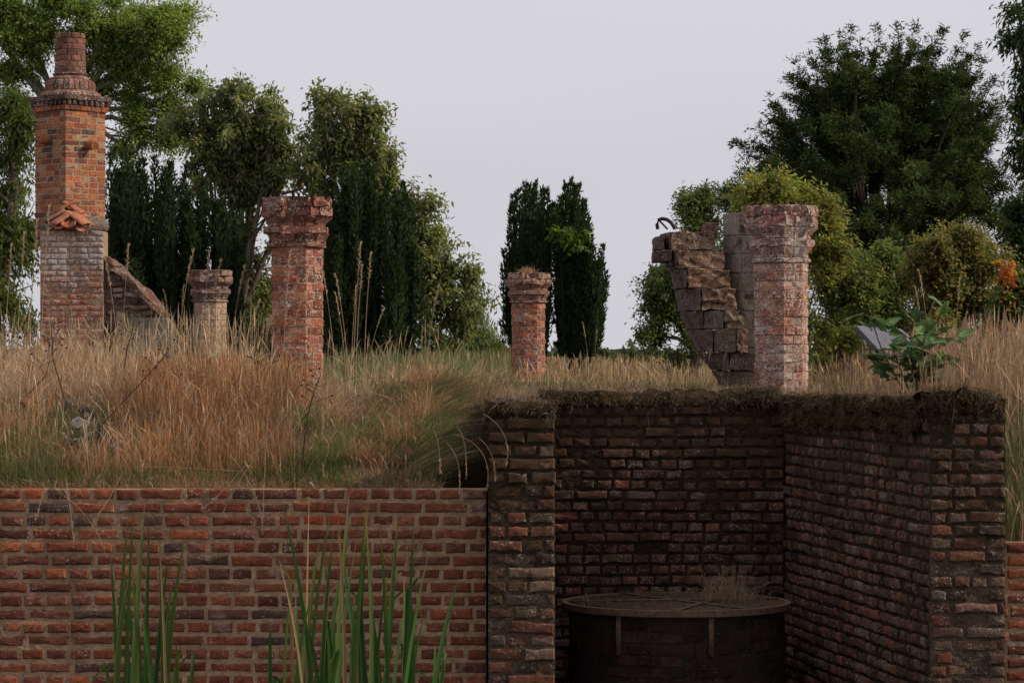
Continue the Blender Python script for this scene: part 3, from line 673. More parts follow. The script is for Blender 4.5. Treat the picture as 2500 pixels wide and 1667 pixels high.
# ------------------------------------------------------------------ broken stone stair
SD = 24.0
st = thing('stone_stair', 'broken overhanging stair of square stone blocks beside the pale pillar', 'stair', (wx(1750, SD), SD, wz(955, SD)))
r = np.random.default_rng(15)
def wedge_block(name, pl, y0, y1, color, amp=.007, mat=M_stone, root=st, pl2=None):
    """block over plan polygons [(px, depth)...]: pl at photo height y0 (top), pl2 at y1 (bottom)"""
    import bmesh
    bm = bmesh.new(); L = Vector(root.location)
    lo = [bm.verts.new(Vector((wx(x, SD), d, wz(y1, SD) + .0018)) - L) for x, d in (pl2 or pl)]
    hi = [bm.verts.new(Vector((wx(x, SD), d, wz(y0, SD) - .0018)) - L) for x, d in pl]
    n = len(pl); bm.faces.new(lo[::-1]); bm.faces.new(hi)
    for k in range(n): bm.faces.new((lo[k], lo[(k + 1) % n], hi[(k + 1) % n], hi[k]))
    bmesh.ops.recalc_face_normals(bm, faces=bm.faces[:])
    bmesh.ops.bevel(bm, geom=bm.edges[:], offset=.006, segments=1, affect='EDGES')
    bmesh.ops.subdivide_edges(bm, edges=[e for e in bm.edges if e.calc_length() > .05], cuts=3, use_grid_fill=True)
    bmesh.ops.triangulate(bm, faces=bm.faces[:])
    cen = sum((v.co for v in bm.verts), Vector()) / len(bm.verts)
    for v in bm.verts:
        p = np.array(v.co) + np.array((y0, 0, 0)) * .01; dirn = (v.co - cen).normalized()
        k_ = -abs(float(vnoise(p, 11, 3))) * amp * 2.2 - max(0., float(vnoise(p, 5, 8)) - .35) * .06
        v.co += dirn * k_ + Vector([float(x) for x in r.normal(0, amp * .25, 3)])
    me = bpy.data.meshes.new(name); bm.to_mesh(me); bm.free(); me.materials.append(mat)
    return obj(name, me, root, color)
LIT_TAN = [(.28, .19, .13), (.23, .155, .11), (.26, .18, .13)]; SHADE_GREY = [(.12, .088, .070), (.10, .074, .060), (.14, .10, .08)]  # lit risers and shaded side faces of the stone, put into its colour
SOF = [557, 1628, 605, 1640, 645, 1645, 658, 1655, 704, 1664, 761, 1675, 790, 1684, 829, 1701, 865, 1719, 908, 1755, 948, 1777]
def sof(y): return float(np.interp(y, SOF[0::2], SOF[1::2]))
steps = [(557, 605, 1628, 1646, 1757), (605, 653, 1643, 1660, 1778), (653, 702, 1656, 1683, 1790), (702, 757, 1666, 1716, 1804),
         (757, 803, 1676, 1770, 1817), (803, 860, 1694, 1798, 1827), (860, 905, 1720, 1812, 1846), (905, 948, 1756, 1820, 1846)]
for k, (y0, y1, xl, xr0, xr1) in enumerate(steps):
    d = SD + .10 * (5 - k) * (k < 5)
    if k < 6: wedge_block('step_block', [(xr0 + 1, d), (xr1, d + .01), (xr1, d + .9), (xr0 + 1, d + .9)], y0, y1, pick(LIT_TAN, r, .1), .020, M_riser)
    n = max(1, int(round((xr0 - xl) / 46))); xsb = np.linspace(xl, xr0 if k < 6 else xr1, n + 1); xt, xb = sof(y0), sof(y1)
    def dep(x): return d + .015 + .28 * ((xr0 - x) / max(40, xr0 - xl)) ** 1.0 if x < xr0 else d + .015
    for a, b in zip(xsb[:-1], xsb[1:]):
        a1, a2 = (xt, xb) if a == xsb[0] else (a, a)
        if a2 > b - 4: a2 = b - 4
        wedge_block('stone_block', [(a1 + .8, dep(a)), (b - .2, dep(b)), (b - .2, d + .88), (a1 + .8, d + .88)], y0, y1, pick(SHADE_GREY, r, .1), .012,
                    pl2=[(a2 + .8, dep(a)), (b - .2, dep(b)), (b - .2, d + .88), (a2 + .8, d + .88)])
    # sloping underside piece below the next overhang
wedge_block('stone_block', [(1604, SD + .55), (1648, SD + .45), (1648, SD + 1.0), (1604, SD + 1.0)], 604, 634, pick(SHADE_GREY, r))
wedge_block('stone_block', [(1607, SD + .6), (1630, SD + .52), (1630, SD + 1.1), (1607, SD + 1.1)], 568, 604, pick(SHADE_GREY, r))
wedge_block('stone_block', [(1640, SD + .5), (1652, SD + .45), (1652, SD + .9), (1640, SD + .9)], 634, 646, pick(SHADE_GREY, r))
wedge_block('stone_block', [(1736, SD + .7), (1766, SD + .7), (1766, SD + 1.2), (1736, SD + 1.2)], 533, 575, (.16, .08, .06))
NDp = 24.75; nc = P(1856, 900, NDp)
ysn = [870, 850, 806, 760, 714, 668, 622, 577, 523]
for i in range(8):
    z0 = wz(ysn[i], NDp) - wz(955, SD); z1 = wz(ysn[i + 1], NDp) - wz(955, SD)
    cuts = [q + .02 for q in range(8)] + ([q + .5 for q in range(8)] if i % 2 else [])
    for a, b in zip(sorted(cuts), sorted(cuts)[1:] + [sorted(cuts)[0] + 8]):
        V, F = ring_piece(8, math.radians(-90 - 22.5 - 14), [(z0, 86 * NDp / FPX), (z1, 86 * NDp / FPX)], a, b, r, gap=.0015, wear=.002, depth=.15)
        V = [(x + nc[0] - st.location.x, y + NDp - SD, z) for x, y, z in V]
        obj('newel_block', pd_mesh('newel_block', V, F, M_stone), st, pick([(.26, .22, .19), (.23, .2, .17), (.29, .25, .21)], r, .08))
V, F = prism(8, 0, [(wz(950, SD) - wz(955, SD), .24), (wz(526, NDp) - wz(955, SD), .24)])
obj('newel_core', pd_mesh('newel_core', [(x + nc[0] - st.location.x, y + NDp - SD, z) for x, y, z in V], F, M_stone), st, (.14, .12, .1))
# bent iron rail on top of the stair
hp = [P(x, y, SD + .7) for x, y in ((1606, 560), (1604, 548), (1608, 537), (1616, 534), (1628, 536), (1638, 543), (1645, 553), (1648, 560))]
hr = thing('iron_rail', 'bent iron handrail end sticking up from the top of the broken stair', 'rail', tuple(hp[-1]))
L0 = np.array(hp[-1]); m = MB(); m.add(*tube([p - L0 for p in hp], .016, 8)); obj('rail', m.mesh('rail', M_dsteel), hr)
m = MB(); m.add(*tube([P(1609, 538, SD + .7) - L0, P(1630, 560, SD + .7) - L0], .009, 6)); obj('brace', m.mesh('brace', M_dsteel), hr)
# iron bar on the tall pillar
p0 = P(716, 482, 23.0); ib = thing('iron_bar', 'rusty iron bar with a small block lying across the tall pillar top', 'bar', tuple(p0))
m = MB(); m.add(*tube([P(690, 474, 23.0) - p0, P(738, 460, 22.95) - p0], .010, 6)); obj('rod', m.mesh('rod', M_dsteel), ib)
m = MB(); m.box(P(739, 454, 22.95) - p0, (.018, .02, .045)); obj('block', m.mesh('block', M_rust), ib)
m = MB(); m.box(P(716, 475, 23.0) - p0, (.025, .025, .06)); obj('post', m.mesh('post', M_dsteel), ib)

# low brick footing across the lawn
FD = 28.0; r = np.random.default_rng(19)
ft = thing('brick_footing', 'low line of worn bricks crossing the grass left of the middle pillar', 'footing', (wx(880, FD), FD, wz(925, FD)))
x = 0
for i in range(30):
    L = .215 if i % 3 else .11
    me = brick_mesh('brick', L, .06, .1, M_pil, r, .006)
    for row in range(2):
        o = obj('brick', me, ft, pick([(.34, .16, .11), (.3, .13, .09), (.38, .22, .16)], r)); o.location = (x + L / 2 + row * .03, r.normal(0, .01), -.035 - row * .07)
    x += L + .008
    if x > 1.8: break
m = MB(); m.box((.75, .14, -.16), (1.9, .22, .26)); obj('mortar', m.mesh('mortar', M_pil_mortar), ft)

# ------------------------------------------------------------------ round tank with mesh lid
TD = 18.9; tz = wz(1468, TD); tr = 558 / 2 * TD / FPX; tx = wx(1651, TD)
tk = thing('round_tank', 'round dark brick tank under a rusty mesh lid inside the recess', 'tank', (tx, TD, FLOOR))
r = np.random.default_rng(23); dr = tr - .045; topz = tz - FLOOR - .045
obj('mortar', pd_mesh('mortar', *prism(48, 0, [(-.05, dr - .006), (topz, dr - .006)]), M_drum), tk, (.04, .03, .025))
for i in range(9):
    z1 = topz - .02 - i * .074; z0 = z1 - .074
    if z0 < -.05: break
    n = 30; o_ = (i % 2) * .8
    for q in range(n):
        a, b = o_ + q * 48 / n, o_ + (q + 1) * 48 / n
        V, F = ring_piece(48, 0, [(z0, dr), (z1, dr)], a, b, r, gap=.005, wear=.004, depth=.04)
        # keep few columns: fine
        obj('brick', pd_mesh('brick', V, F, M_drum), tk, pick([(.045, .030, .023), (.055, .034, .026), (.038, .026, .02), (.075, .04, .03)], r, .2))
def annulus(r0, r1, z0, z1, n=96):
    V = []; F = []
    for k in range(n):
        a = 2 * math.pi * k / n; c_, s_ = math.cos(a), math.sin(a)
        V += [(r1 * c_, r1 * s_, z0), (r1 * c_, r1 * s_, z1), (r0 * c_, r0 * s_, z1), (r0 * c_, r0 * s_, z0)]
    for k in range(n):
        a, b = k * 4, ((k + 1) % n) * 4
        for j in range(4): F.append((a + j, b + j, b + (j + 1) % 4, a + (j + 1) % 4))
    return V, F
lid = thing('mesh_lid', 'rusty round lid of diamond mesh lying on the brick tank', 'lid', (tx, TD, tz))
obj('rim', pd_mesh('rim', *annulus(tr - .035, tr, -.035, .004), M_rust), lid)
m = MB(); ri = tr - .03
for dd in (0, 1):
    an = math.radians(32 if dd else -32); ca, sa = math.cos(an), math.sin(an)
    for q in np.arange(-ri + .02, ri, .034):
        h = math.sqrt(max(0, ri * ri - q * q))
        m.box((-sa * q, ca * q, -.006 - dd * .004), (2 * h, .0045, .004), None, an)
obj('wire_mesh', m.mesh('wire_mesh', M_rust), lid)
for a, q, L in ((-58, .06, 1.0), (8, .12, 1.0), (70, -.2, .9)):
    m = MB(); an = math.radians(a); h = math.sqrt(ri * ri - q * q); m.box((-math.sin(an) * q, math.cos(an) * q, .004), (2 * h, .032, .008), None, an)
    obj('cross_bar', m.mesh('cross_bar', M_rust), lid)
for a in (1512, 1738):
    X = wx(a, TD - tr) - tx; y = -math.sqrt(dr * dr - X * X) - .012
    m = MB(); m.box((X, y, -.16), (.032, .008, .26)); obj('strap', m.mesh('strap', M_rust), lid)

# ------------------------------------------------------------------ grey panel in the bushes
pn = thing('grey_panel', 'tilted dark grey sheet panel lying in the bushes behind the sapling', 'panel', tuple(P(2160, 850, 25.5)))
o_ = Vector(pn.location)
A, B, Cc_, Dd = [Vector(P(x, y, d)) - o_ for x, y, d in ((2088, 802, 25.6), (2196, 810, 26.1), (2268, 868, 25.5), (2142, 860, 25.0))]
nn = (B - A).cross(Dd - A).normalized() * .03
V = [A, B, Cc_, Dd, A - nn, B - nn, Cc_ - nn, Dd - nn]
me = pd_mesh('sheet', V, [(0, 1, 2, 3), (7, 6, 5, 4), (0, 4, 5, 1), (1, 5, 6, 2), (2, 6, 7, 3), (3, 7, 4, 0)], M_panel); obj('sheet', me, pn)
for (a, b) in ((A, Dd), (Dd, Cc_), (A, B), (B, Cc_)):
    m = MB(); m.add(*tube([np.array(a) * 1.0, np.array(b) * 1.0], .02, 4)); obj('frame_bar', m.mesh('frame_bar', M_dsteel), pn)
for a in (Cc_,):
    m = MB(); zz = -(o_.z + a.z - (EZ - .6)); m.add(*tube([np.array(a), np.array(a) + np.array((0, 0, zz))], .02, 6)); obj('support', m.mesh('support', M_dsteel), pn)

# ------------------------------------------------------------------ vegetation tools
def unit(v): return v / (np.linalg.norm(v, axis=-1, keepdims=True) + 1e-9)
def leaves_mesh(pos, dirs, L, Wd, r, fold=.25, flat=0.0):
    """rhombic leaves: pos (n,3), dirs (n,3); L, W arrays"""
    n = len(pos); rv = unit(unit(r.normal(size=(n, 3))) * (1 - flat) + np.array((0, 0, flat))); side = unit(np.cross(dirs, rv)); up = np.cross(side, dirs)
    L = np.broadcast_to(L, (n,))[:, None]; Wd = np.broadcast_to(Wd, (n,))[:, None]
    a = pos; m1 = pos + dirs * L * .42 + side * Wd * .5 + up * Wd * fold; t = pos + dirs * L; m2 = pos + dirs * L * .42 - side * Wd * .5 + up * Wd * fold
    V = np.stack([a, m1, t, m2], 1).reshape(-1, 3)
    F = np.arange(n * 4).reshape(n, 4); return V, F
def palette(n, cols, r, j=.16):
    c = np.array(cols)[r.integers(len(cols), size=n)]; return np.clip(c * (1 + r.normal(0, j, (n, 1))), .004, .9)
def lobe_world(lobes, D, dz=1.0):
    out = []
    for l in lobes:
        dd = D + (l[4] if len(l) > 4 else 0); c = P(l[0], l[1], dd); rx = l[2] * dd / FPX; rz = l[3] * dd / FPX
        out.append((c, np.array((rx, min(rx, rz) * dz + .2, rz))))
    return out
def crown(lobes, D, ntw, twl, nl, ll, lw, cols, r, droop=.3, out_=1.0, up=.2, spread=.9, rad=None, surf=.45, ftw=.0, sag=.25, dz=1.0, flat=.62, subn=14, subr=(.22, .42), tips=None, tipo=(0, 0), tipl=1.2, tipw=1.0):
    LW0 = lobe_world(lobes, D, dz); LW = []
    for c, R in LW0:
        k_ = max(4, int(subn * np.clip(R[0] * R[2], .2, 3)))
        for _ in range(k_):
            q = unit(r.normal(size=3)); q[1] -= .2
            s_ = r.uniform(*subr); LW.append((c + q * R * r.random() ** .45 * 1.0, np.maximum(np.minimum(R, R.mean()) * s_ * np.array((1.15, 1, .75)), .10)))
    for tx_, ty_ in (tips or []):
        t0 = P(tx_, ty_, D + r.uniform(-.6, .6)); o_ = P(tipo[0], tipo[1], D); L_ = np.linalg.norm(o_ - t0); dn = (o_ - t0) / L_
        for q in np.linspace(.02, min(tipl, L_) * 1.0, max(5, int(tipl / .16))):
            wv = .035 + .20 * q / tipl * tipw; LW.append((t0 + dn * (q + .05) + r.normal(0, .03, 3), np.array((wv, wv, wv * .8))))
    wgt = np.array([np.prod(R[[0, 2]]) ** .55 for _, R in LW]); wgt /= wgt.sum()
    pick_ = r.choice(len(LW), size=ntw, p=wgt); c = np.array([LW[k][0] for k in pick_]); R = np.array([LW[k][1] for k in pick_])
    q = unit(r.normal(size=(ntw, 3))); q[:, 1] -= .25; q = unit(q)
    rr = r.random(ntw) ** surf; base = c + q * R * rr[:, None]
    if rad is not None: d = unit(base - np.array(rad)) 
    else: d = q
    d = unit(d * out_ + np.array((0, 0, up)) + r.normal(size=(ntw, 3)) * .45)
    tl = twl * (.5 + r.random(ntw)); base = base - d * (tl * .5)[:, None]
    t = (np.arange(nl) + .5) / nl; t = t[None, :] + r.normal(0, .04, (ntw, nl))
    pos = base[:, None] + d[:, None] * (tl[:, None] * t)[..., None]; pos[..., 2] -= (sag * tl[:, None] * t ** 2)
    pos = pos + r.normal(0, twl * .05, pos.shape)
    perp = unit(np.cross(d, r.normal(size=(ntw, 3))))[:, None]; sgn = np.where(np.arange(nl) % 2, 1, -1)[None, :, None]
    ld = unit(d[:, None] * .6 + perp * sgn * spread + r.normal(size=pos.shape) * .35 + np.array((0, 0, -droop)))
    n = ntw * nl; lt = 1 + r.normal(0, .16, len(LW)); tint = (lt[pick_] * (1 + r.normal(0, .14, ntw)))[:, None].repeat(nl, 1).ravel()[:, None]
    ti = r.integers(len(cols), size=ntw); base_c = np.array(cols)[ti].repeat(nl, 0)
    mixc = np.where(r.random((n, 1)) < .7, base_c, palette(n, cols, r))
    col = np.clip(mixc * tint * (1 + r.normal(0, .14, (n, 1))), .004, .9)
    V, F = leaves_mesh(pos.reshape(-1, 3), ld.reshape(-1, 3), ll * (.6 + .7 * r.random(n)), lw * (.7 + .5 * r.random(n)), r, flat=flat)
    m = MB(); m.add(V, F, col.repeat(4, 0))
    return m, base, d, tl
def limbs(base, lobes, D, r, r0, n_sub=5, dz=1.0, fork=None):
    """trunk, limbs towards the lobes and thinner boughs inside them"""
    m = MB(); LW = lobe_world(lobes, D, dz); base = np.array(base); cen = np.mean([c for c, _ in LW], 0)
    fork = np.array(fork) if fork is not None else base + (cen - base) * .35
    m.add(*tube([base - (0, 0, .3), base + (fork - base) * .5 + r.normal(0, .05, 3), fork], [r0 * 1.25, r0, r0 * .85], 8))
    for c, R in LW:
        mid = (fork + c) / 2 + r.normal(0, .12, 3) * np.linalg.norm(c - fork) * .5; mid[2] += .08 * np.linalg.norm(c - fork)
        k = r0 * .38
        pts = [fork, fork * .6 + mid * .4, mid, mid * .4 + c * .6, c]
        m.add(*tube(pts, [k * 1.2, k, k * .7, k * .5, k * .3], 6))
        for _ in range(n_sub):
            e = c + unit(r.normal(size=3)) * R * .9; s = pts[r.integers(2, 5)]
            mm = (s + e) / 2 + r.normal(0, .08, 3) * np.linalg.norm(e - s)
            m.add(*tube([s, mm, e], [k * .35, k * .22, k * .08], 5))
    return m
def tree(name, label, cat, base_px, D, lobes, bark, cols, seed, r0=.2, leafmat=M_leaf, group=None, n_sub=6, fork=None, **kw):
    r = np.random.default_rng(seed); gz = float(ground_z(wx(base_px, D), D)); b = np.array((wx(base_px, D), D, gz))
    root = thing(name, label, cat, tuple(b), group)
    m, _, _, _ = crown(lobes, D, cols=cols, r=r, **kw)
    m.V = [v - b for v in m.V]; obj('crown', m.mesh('crown', leafmat), root)
    if r0 > 0:
        lm = limbs(b, lobes, D, r, r0, n_sub, fork=fork); lm.V = [v - b for v in lm.V]; obj('trunk', lm.mesh('trunk', bark, True), root)
    return root

ASH = [(.22, .28, .085), (.18, .24, .072), (.27, .32, .095), (.15, .20, .065)]
tree('ash_tree', 'big bright green ash tree filling the top left behind the chimney', 'tree', 200, 56, [
    (-60, 40, 120, 120), (60, 30, 110, 90), (190, 40, 110, 90), (310, 50, 110, 90), (410, 110, 75, 85), (430, 30, 50, 60), (450, 205, 50, 45), (340, 170, 100, 80), (230, 190, 70, 60),
    (330, 270, 75, 60), (420, 265, 45, 35), (290, 350, 60, 55), (60, 120, 60, 30), (30, 160, 50, 26), (-10, 260, 70, 40), (160, 250, 60, 40), (400, 325, 40, 25)], M_bark_pale, ASH, 101, r0=.2,
    ntw=8200, twl=.70, nl=13, ll=.10, lw=.038, droop=.25, up=.1, sag=.2, surf=.6, subr=(.16, .34), subn=16, fork=P(150, 300, 56))
tree('weeping_tree', 'dark drooping leaved tree at the left edge behind the chimney', 'tree', -30, 46, [
    (10, 290, 75, 85), (25, 400, 65, 90), (35, 520, 60, 80), (30, 620, 75, 90), (20, 740, 90, 80)], M_bark, [(.09, .12, .03), (.07, .10, .028), (.12, .14, .045)], 102, r0=.18,
    ntw=2100, twl=.6, nl=10, ll=.12, lw=.036, droop=.8, up=-.1, sag=.3)
CH = [(.150, .180, .080), (.115, .150, .065), (.19, .205, .10), (.22, .20, .105)]
def airy(L, k=.80): return [(l[0], l[1], l[2] * (k if l[1] < 700 else 1), l[3] * (k if l[1] < 700 else 1)) + tuple(l[4:]) for l in L]
tree('cherry_tree', 'leafy green cherry tree between the ash and the tall pillar', 'tree', 590, 49, airy([
    (520, 250, 60, 45), (585, 225, 45, 35), (645, 260, 45, 40), (670, 300, 35, 30), (500, 330, 70, 60), (600, 340, 90, 60), (690, 370, 40, 40), (480, 420, 60, 60), (570, 430, 100, 60),
    (670, 440, 60, 45), (620, 530, 90, 60), (560, 600, 70, 60), (640, 640, 60, 60), (610, 730, 80, 80), (440, 290, 30, 40), (590, 820, 110, 50), (500, 780, 60, 60)]), M_bark, CH, 103, r0=.16,
    ntw=3700, twl=.42, nl=8, ll=.11, lw=.050, droop=.7, up=.1, sag=.12, surf=.7, subr=(.10, .24), subn=24, tipo=(590, 480), tipw=.7, tips=[(430, 300), (625, 300), (560, 290), (725, 430), (468, 262), (480, 240), (510, 212), (545, 203), (585, 196), (612, 206), (655, 210), (648, 238), (700, 252), (703, 300), (690, 335), (708, 372), (740, 385), (455, 330)], group='cherry trees behind the pillars')
tree('cherry_tree', 'wide green cherry tree behind the tall pillar, its branches reaching right into the sky', 'tree', 880, 48, airy([
    (790, 240, 35, 30), (830, 270, 70, 40), (900, 270, 45, 18), (780, 320, 50, 30), (850, 340, 80, 40), (930, 385, 45, 28), (800, 400, 80, 45), (880, 430, 70, 45), (740, 440, 50, 50),
    (950, 440, 35, 30), (1030, 495, 50, 18), (990, 520, 40, 30), (1060, 575, 60, 28), (1010, 590, 50, 50), (1080, 640, 70, 30), (1040, 680, 70, 50), (1150, 670, 20, 12), (1110, 730, 80, 26), (1060, 770, 80, 60), (1000, 850, 120, 60), (1130, 790, 25, 30),
    (760, 530, 50, 50), (760, 700, 60, 70), (780, 820, 90, 60), (900, 830, 90, 50)]), M_bark, CH, 104, r0=.18,
    ntw=4900, twl=.42, nl=8, ll=.11, lw=.050, droop=.7, up=.1, sag=.12, surf=.7, subr=(.10, .24), subn=24, tipo=(850, 640), tipw=.7, tips=[(800, 240), (935, 330), (1040, 470), (1120, 660), (1080, 560), (1165, 700), (1180, 760), (745, 370), (1140, 820), (762, 208), (778, 218), (830, 220), (850, 232), (882, 226), (905, 228), (948, 262), (925, 290), (955, 330), (976, 362), (978, 402), (1000, 440), (1022, 446), (1085, 486), (1068, 515), (1100, 572), (1128, 590), (1150, 628), (1174, 662), (1203, 738), (1160, 795), (735, 300), (725, 340)], group='cherry trees behind the pillars', fork=P(860, 620, 48))
WIL = [(.14, .17, .05), (.11, .14, .045), (.17, .19, .07)]
tree('willow_tree', 'pale green willow behind the middle pillar on the left side', 'tree', 1150, 75, [
    (1150, 760, 20, 60), (1200, 840, 45, 32), (1140, 860, 60, 40), (1060, 870, 80, 35)], M_bark, WIL, 105, r0=.1,
    ntw=1300, twl=1.2, nl=10, ll=.2, lw=.035, droop=1.6, up=-.3, sag=.8)
tree('hawthorn_tree', 'light green hawthorn spreading out behind the broken stair', 'tree', 1720, 38, [
    (1695, 498, 38, 24), (1735, 490, 40, 28), (1715, 540, 45, 22), (1630, 700, 50, 40), (1590, 740, 38, 26), (1650, 770, 65, 40), (1600, 820, 40, 16), (1690, 840, 60, 45), (1660, 890, 50, 30), (1640, 660, 25, 18), (1780, 600, 60, 80)], M_bark,
    [(.12, .15, .06), (.095, .125, .05), (.14, .165, .07), (.08, .11, .045)], 106, r0=.1,
    ntw=2500, twl=.32, nl=9, ll=.062, lw=.032, droop=.2, up=.1, surf=.6, subr=(.16, .34), tipo=(1720, 640), tips=[(1553, 690), (1560, 765), (1566, 842), (1668, 466), (1700, 462), (1575, 715), (1600, 700), (1612, 655), (1580, 800)], tipl=.5, tipw=.6)
tree('laurel_bush', 'green bush filling the gap low behind the tall pillar', 'bush', 650, 52, [(640, 700, 60, 60), (620, 780, 80, 70), (700, 800, 80, 70), (560, 820, 80, 50), (740, 700, 50, 60)], M_bark, [(.075, .105, .035), (.055, .08, .03)], 121, r0=.05,
     ntw=1800, twl=.5, nl=9, ll=.11, lw=.05, droop=.6)
# wide yew on the right
YW = [(.044, .066, .022), (.058, .080, .026), (.034, .052, .018), (.078, .096, .032)]
ry = np.random.default_rng(5)
OUTL = [(1700, 460), (1763, 446), (1797, 382), (1839, 321), (1855, 281), (1877, 219), (1946, 134), (1973, 118), (2013, 83), (2076, 58), (2134, 51), (2199, 47), (2239, 58), (2301, 62), (2357, 78), (2397, 129), (2428, 183), (2464, 237), (2436, 286), (2430, 335), (2440, 385), (2455, 440)]
ytips = list(OUTL); ytips += [(2050, 66), (1800, 330), (1925, 170), (2270, 80), (2380, 100), (2450, 210), (1735, 440), (1715, 470), (1745, 560), (2470, 420)]
for (x0, y0), (x1, y1) in zip(OUTL[:-1], OUTL[1:]):
    for q in (.35, .7): ytips.append((x0 + (x1 - x0) * q + (2145 - x0) * ry.uniform(.03, .13), y0 + (y1 - y0) * q + (560 - y0) * ry.uniform(.03, .13)))
yl = []
for (x0, y0) in OUTL[1:]:
    for q, sz in ((.22, 42), (.42, 62), (.62, 75)): yl.append((x0 + (2145 - x0) * q, y0 + (620 - y0) * q, sz * (1 + ry.normal(0, .12)), sz * .9, ry.uniform(-1.5, 1.5)))
yl += [(2130, 620, 220, 130, 0), (2000, 640, 140, 100), (2260, 640, 140, 100), (2400, 480, 60, 70), (2130, 480, 180, 120), (2050, 560, 150, 110), (2250, 540, 150, 110), (2150, 740, 260, 110), (2150, 600, 200, 130, -2.2), (2100, 500, 130, 90, -2), (2220, 480, 120, 90, -2), (1850, 440, 90, 60), (2400, 600, 90, 90)]
M_bark_dark = barkmat('dark_bark', (.018, .014, .011), (.05, .04, .03))
tree('yew_tree', 'huge dark spreading yew tree filling the upper right of the sky', 'tree', 2150, 44, yl, M_bark_dark, YW, 107, r0=.11, leafmat=M_needle,
     ntw=13500, twl=.50, nl=24, ll=.085, lw=.020, droop=.3, up=.15, sag=.55, rad=P(2145, 760, 44), out_=2.0, spread=.62, surf=.5, n_sub=1, flat=.3, subn=7, subr=(.20, .38), tips=ytips, tipo=(2145, 640), tipl=1.9, tipw=.65)
tree('broadleaf_tree', 'dark leafy tree at the right edge beside the huge yew', 'tree', 2520, 50, [
    (2500, 470, 60, 60), (2470, 560, 50, 70), (2490, 680, 60, 90), (2540, 800, 90, 100)], M_bark, [(.03, .05, .018), (.04, .06, .02), (.025, .04, .015)], 108, r0=.2,
    ntw=1500, twl=.6, nl=9, ll=.13, lw=.05, droop=.6)
tree('poplar_tree', 'grey green tree whose branches enter the top right corner', 'tree', 2590, 45, [
    (2520, 30, 55, 60), (2490, 90, 35, 40), (2530, 180, 60, 60), (2505, 260, 30, 50), (2520, 360, 45, 60), (2600, 100, 90, 200), (2600, 400, 80, 200)], M_bark, [(.06, .085, .035), (.045, .07, .03), (.075, .10, .045)], 109, r0=.2,
    ntw=1700, twl=.6, nl=9, ll=.13, lw=.045, droop=.8)

def fastigiate(label, D, plumes, seed, base, cols=YW, light=None, nleaf=820, group='upright yews behind the pillars'):
    r = np.random.default_rng(seed); gz = float(ground_z(wx(base[0], D), D)); b0 = np.array((wx(base[0], D), D, gz))
    root = thing('upright_yew', label, 'yew tree', tuple(b0), group); m = MB(); tm_ = MB()
    for (tx_, ty_, bx_, by_, rp_) in plumes:
        dd = D + r.uniform(-.9, .9); top = P(tx_, ty_, dd); bot = P(bx_, by_, D + (dd - D) * .6); rad = rp_ * D / FPX
        Lp = np.linalg.norm(top - bot); n = int(nleaf * Lp / 2.6 * (rad / .14))
        t = r.random(n) ** .85; bend = np.sin(t * math.pi) * r.normal(0, .04)
        ax = bot + (top - bot) * t[:, None]; ax[:, 0] += bend + .02 * np.sin(t * 17 + r.random() * 6)
        lump = .75 + .35 * vnoise(np.stack([t * Lp, 0 * t + seed, 0 * t + tx_], 1), 6.5, 3)
        prof = rad * np.clip((1 - t) * 5.0, .12, 1) ** .7 * np.clip(.45 + t * 3, 0, 1) * lump
        an = r.random(n) * 2 * math.pi; o_ = np.stack([np.cos(an), np.sin(an), 0 * an], 1)
        pos = ax + o_ * (prof * r.random(n) ** .3)[:, None]
        d = unit(o_ * .55 + np.array((0, 0, 1.0)) + r.normal(size=(n, 3)) * .35)
        tint = (1 + .22 * vnoise(pos, 5, seed))[:, None] * (1 + r.normal(0, .06))
        V, F = leaves_mesh(pos, d, .105 * (.6 + .6 * r.random(n)), .032, r); m.add(V, F, (palette(n, cols, r, .15) * tint).repeat(4, 0))
        tt = np.linspace(0, .93, 6); k_ = .5 * rad
        Vt, Ft = tube([bot + (top - bot) * q for q in tt], [k_ * .5, k_, k_, k_ * .9, k_ * .7, .01], 6); m.add(Vt, Ft, np.array(cols[2]) * .8)  # dark solid core added inside the plume to block light
    m.V = [v - b0 for v in m.V]; obj('crown', m.mesh('crown', M_needle), root)
    for q in range(4):
        tm_.add(*tube([(r.normal(0, .08), r.normal(0, .08), -.2), (r.normal(0, .12), r.normal(0, .1), 1.2)], [.09, .05], 6))
    obj('trunk', tm_.mesh('trunk', M_bark, True), root)
    return root
def plumes(outline, base, n, r, yb, wid=(16, 26), spreadb=.75):
    """outline: (x, top y) knots; outer row follows the knots and inner plumes fill below"""
    xs_ = [o[0] for o in outline]; ys_ = [o[1] for o in outline]; L = []
    bc = np.mean(xs_) if base is None else base
    for x, y in outline: L.append((x, y, bc + (x - bc) * spreadb, yb, r.uniform(*wid) * .8))
    for k in range(n):
        x = r.uniform(xs_[0] + 4, xs_[-1] - 4); y = np.interp(x, xs_, ys_) + r.random() ** 1.4 * 260 + 14
        y = min(y, yb - 120); L.append((x, y, bc + (x - bc) * spreadb, min(yb, y + 330), r.uniform(*wid)))
    return L
rr_ = np.random.default_rng(44)
YD = [(.028, .046, .020), (.036, .056, .024), (.022, .036, .017), (.046, .066, .028)]
fastigiate('dark upright yew directly behind the chimney and the pale rendered pillar', 42, plumes([(245, 420), (270, 378), (305, 372), (345, 392), (380, 385), (420, 398), (455, 410), (500, 440), (545, 470), (585, 520)], None, 62, rr_, 900, (16, 26), .92), 201, (420, 900), YD)
fastigiate('dark upright yew immediately right of the tall pillar', 41, plumes([(792, 500), (808, 440), (838, 415), (868, 400), (892, 398), (915, 408), (945, 440), (968, 470), (985, 450), (1000, 505), (1012, 600)], None, 48, rr_, 890, (15, 24), .9), 202, (900, 890), YD)
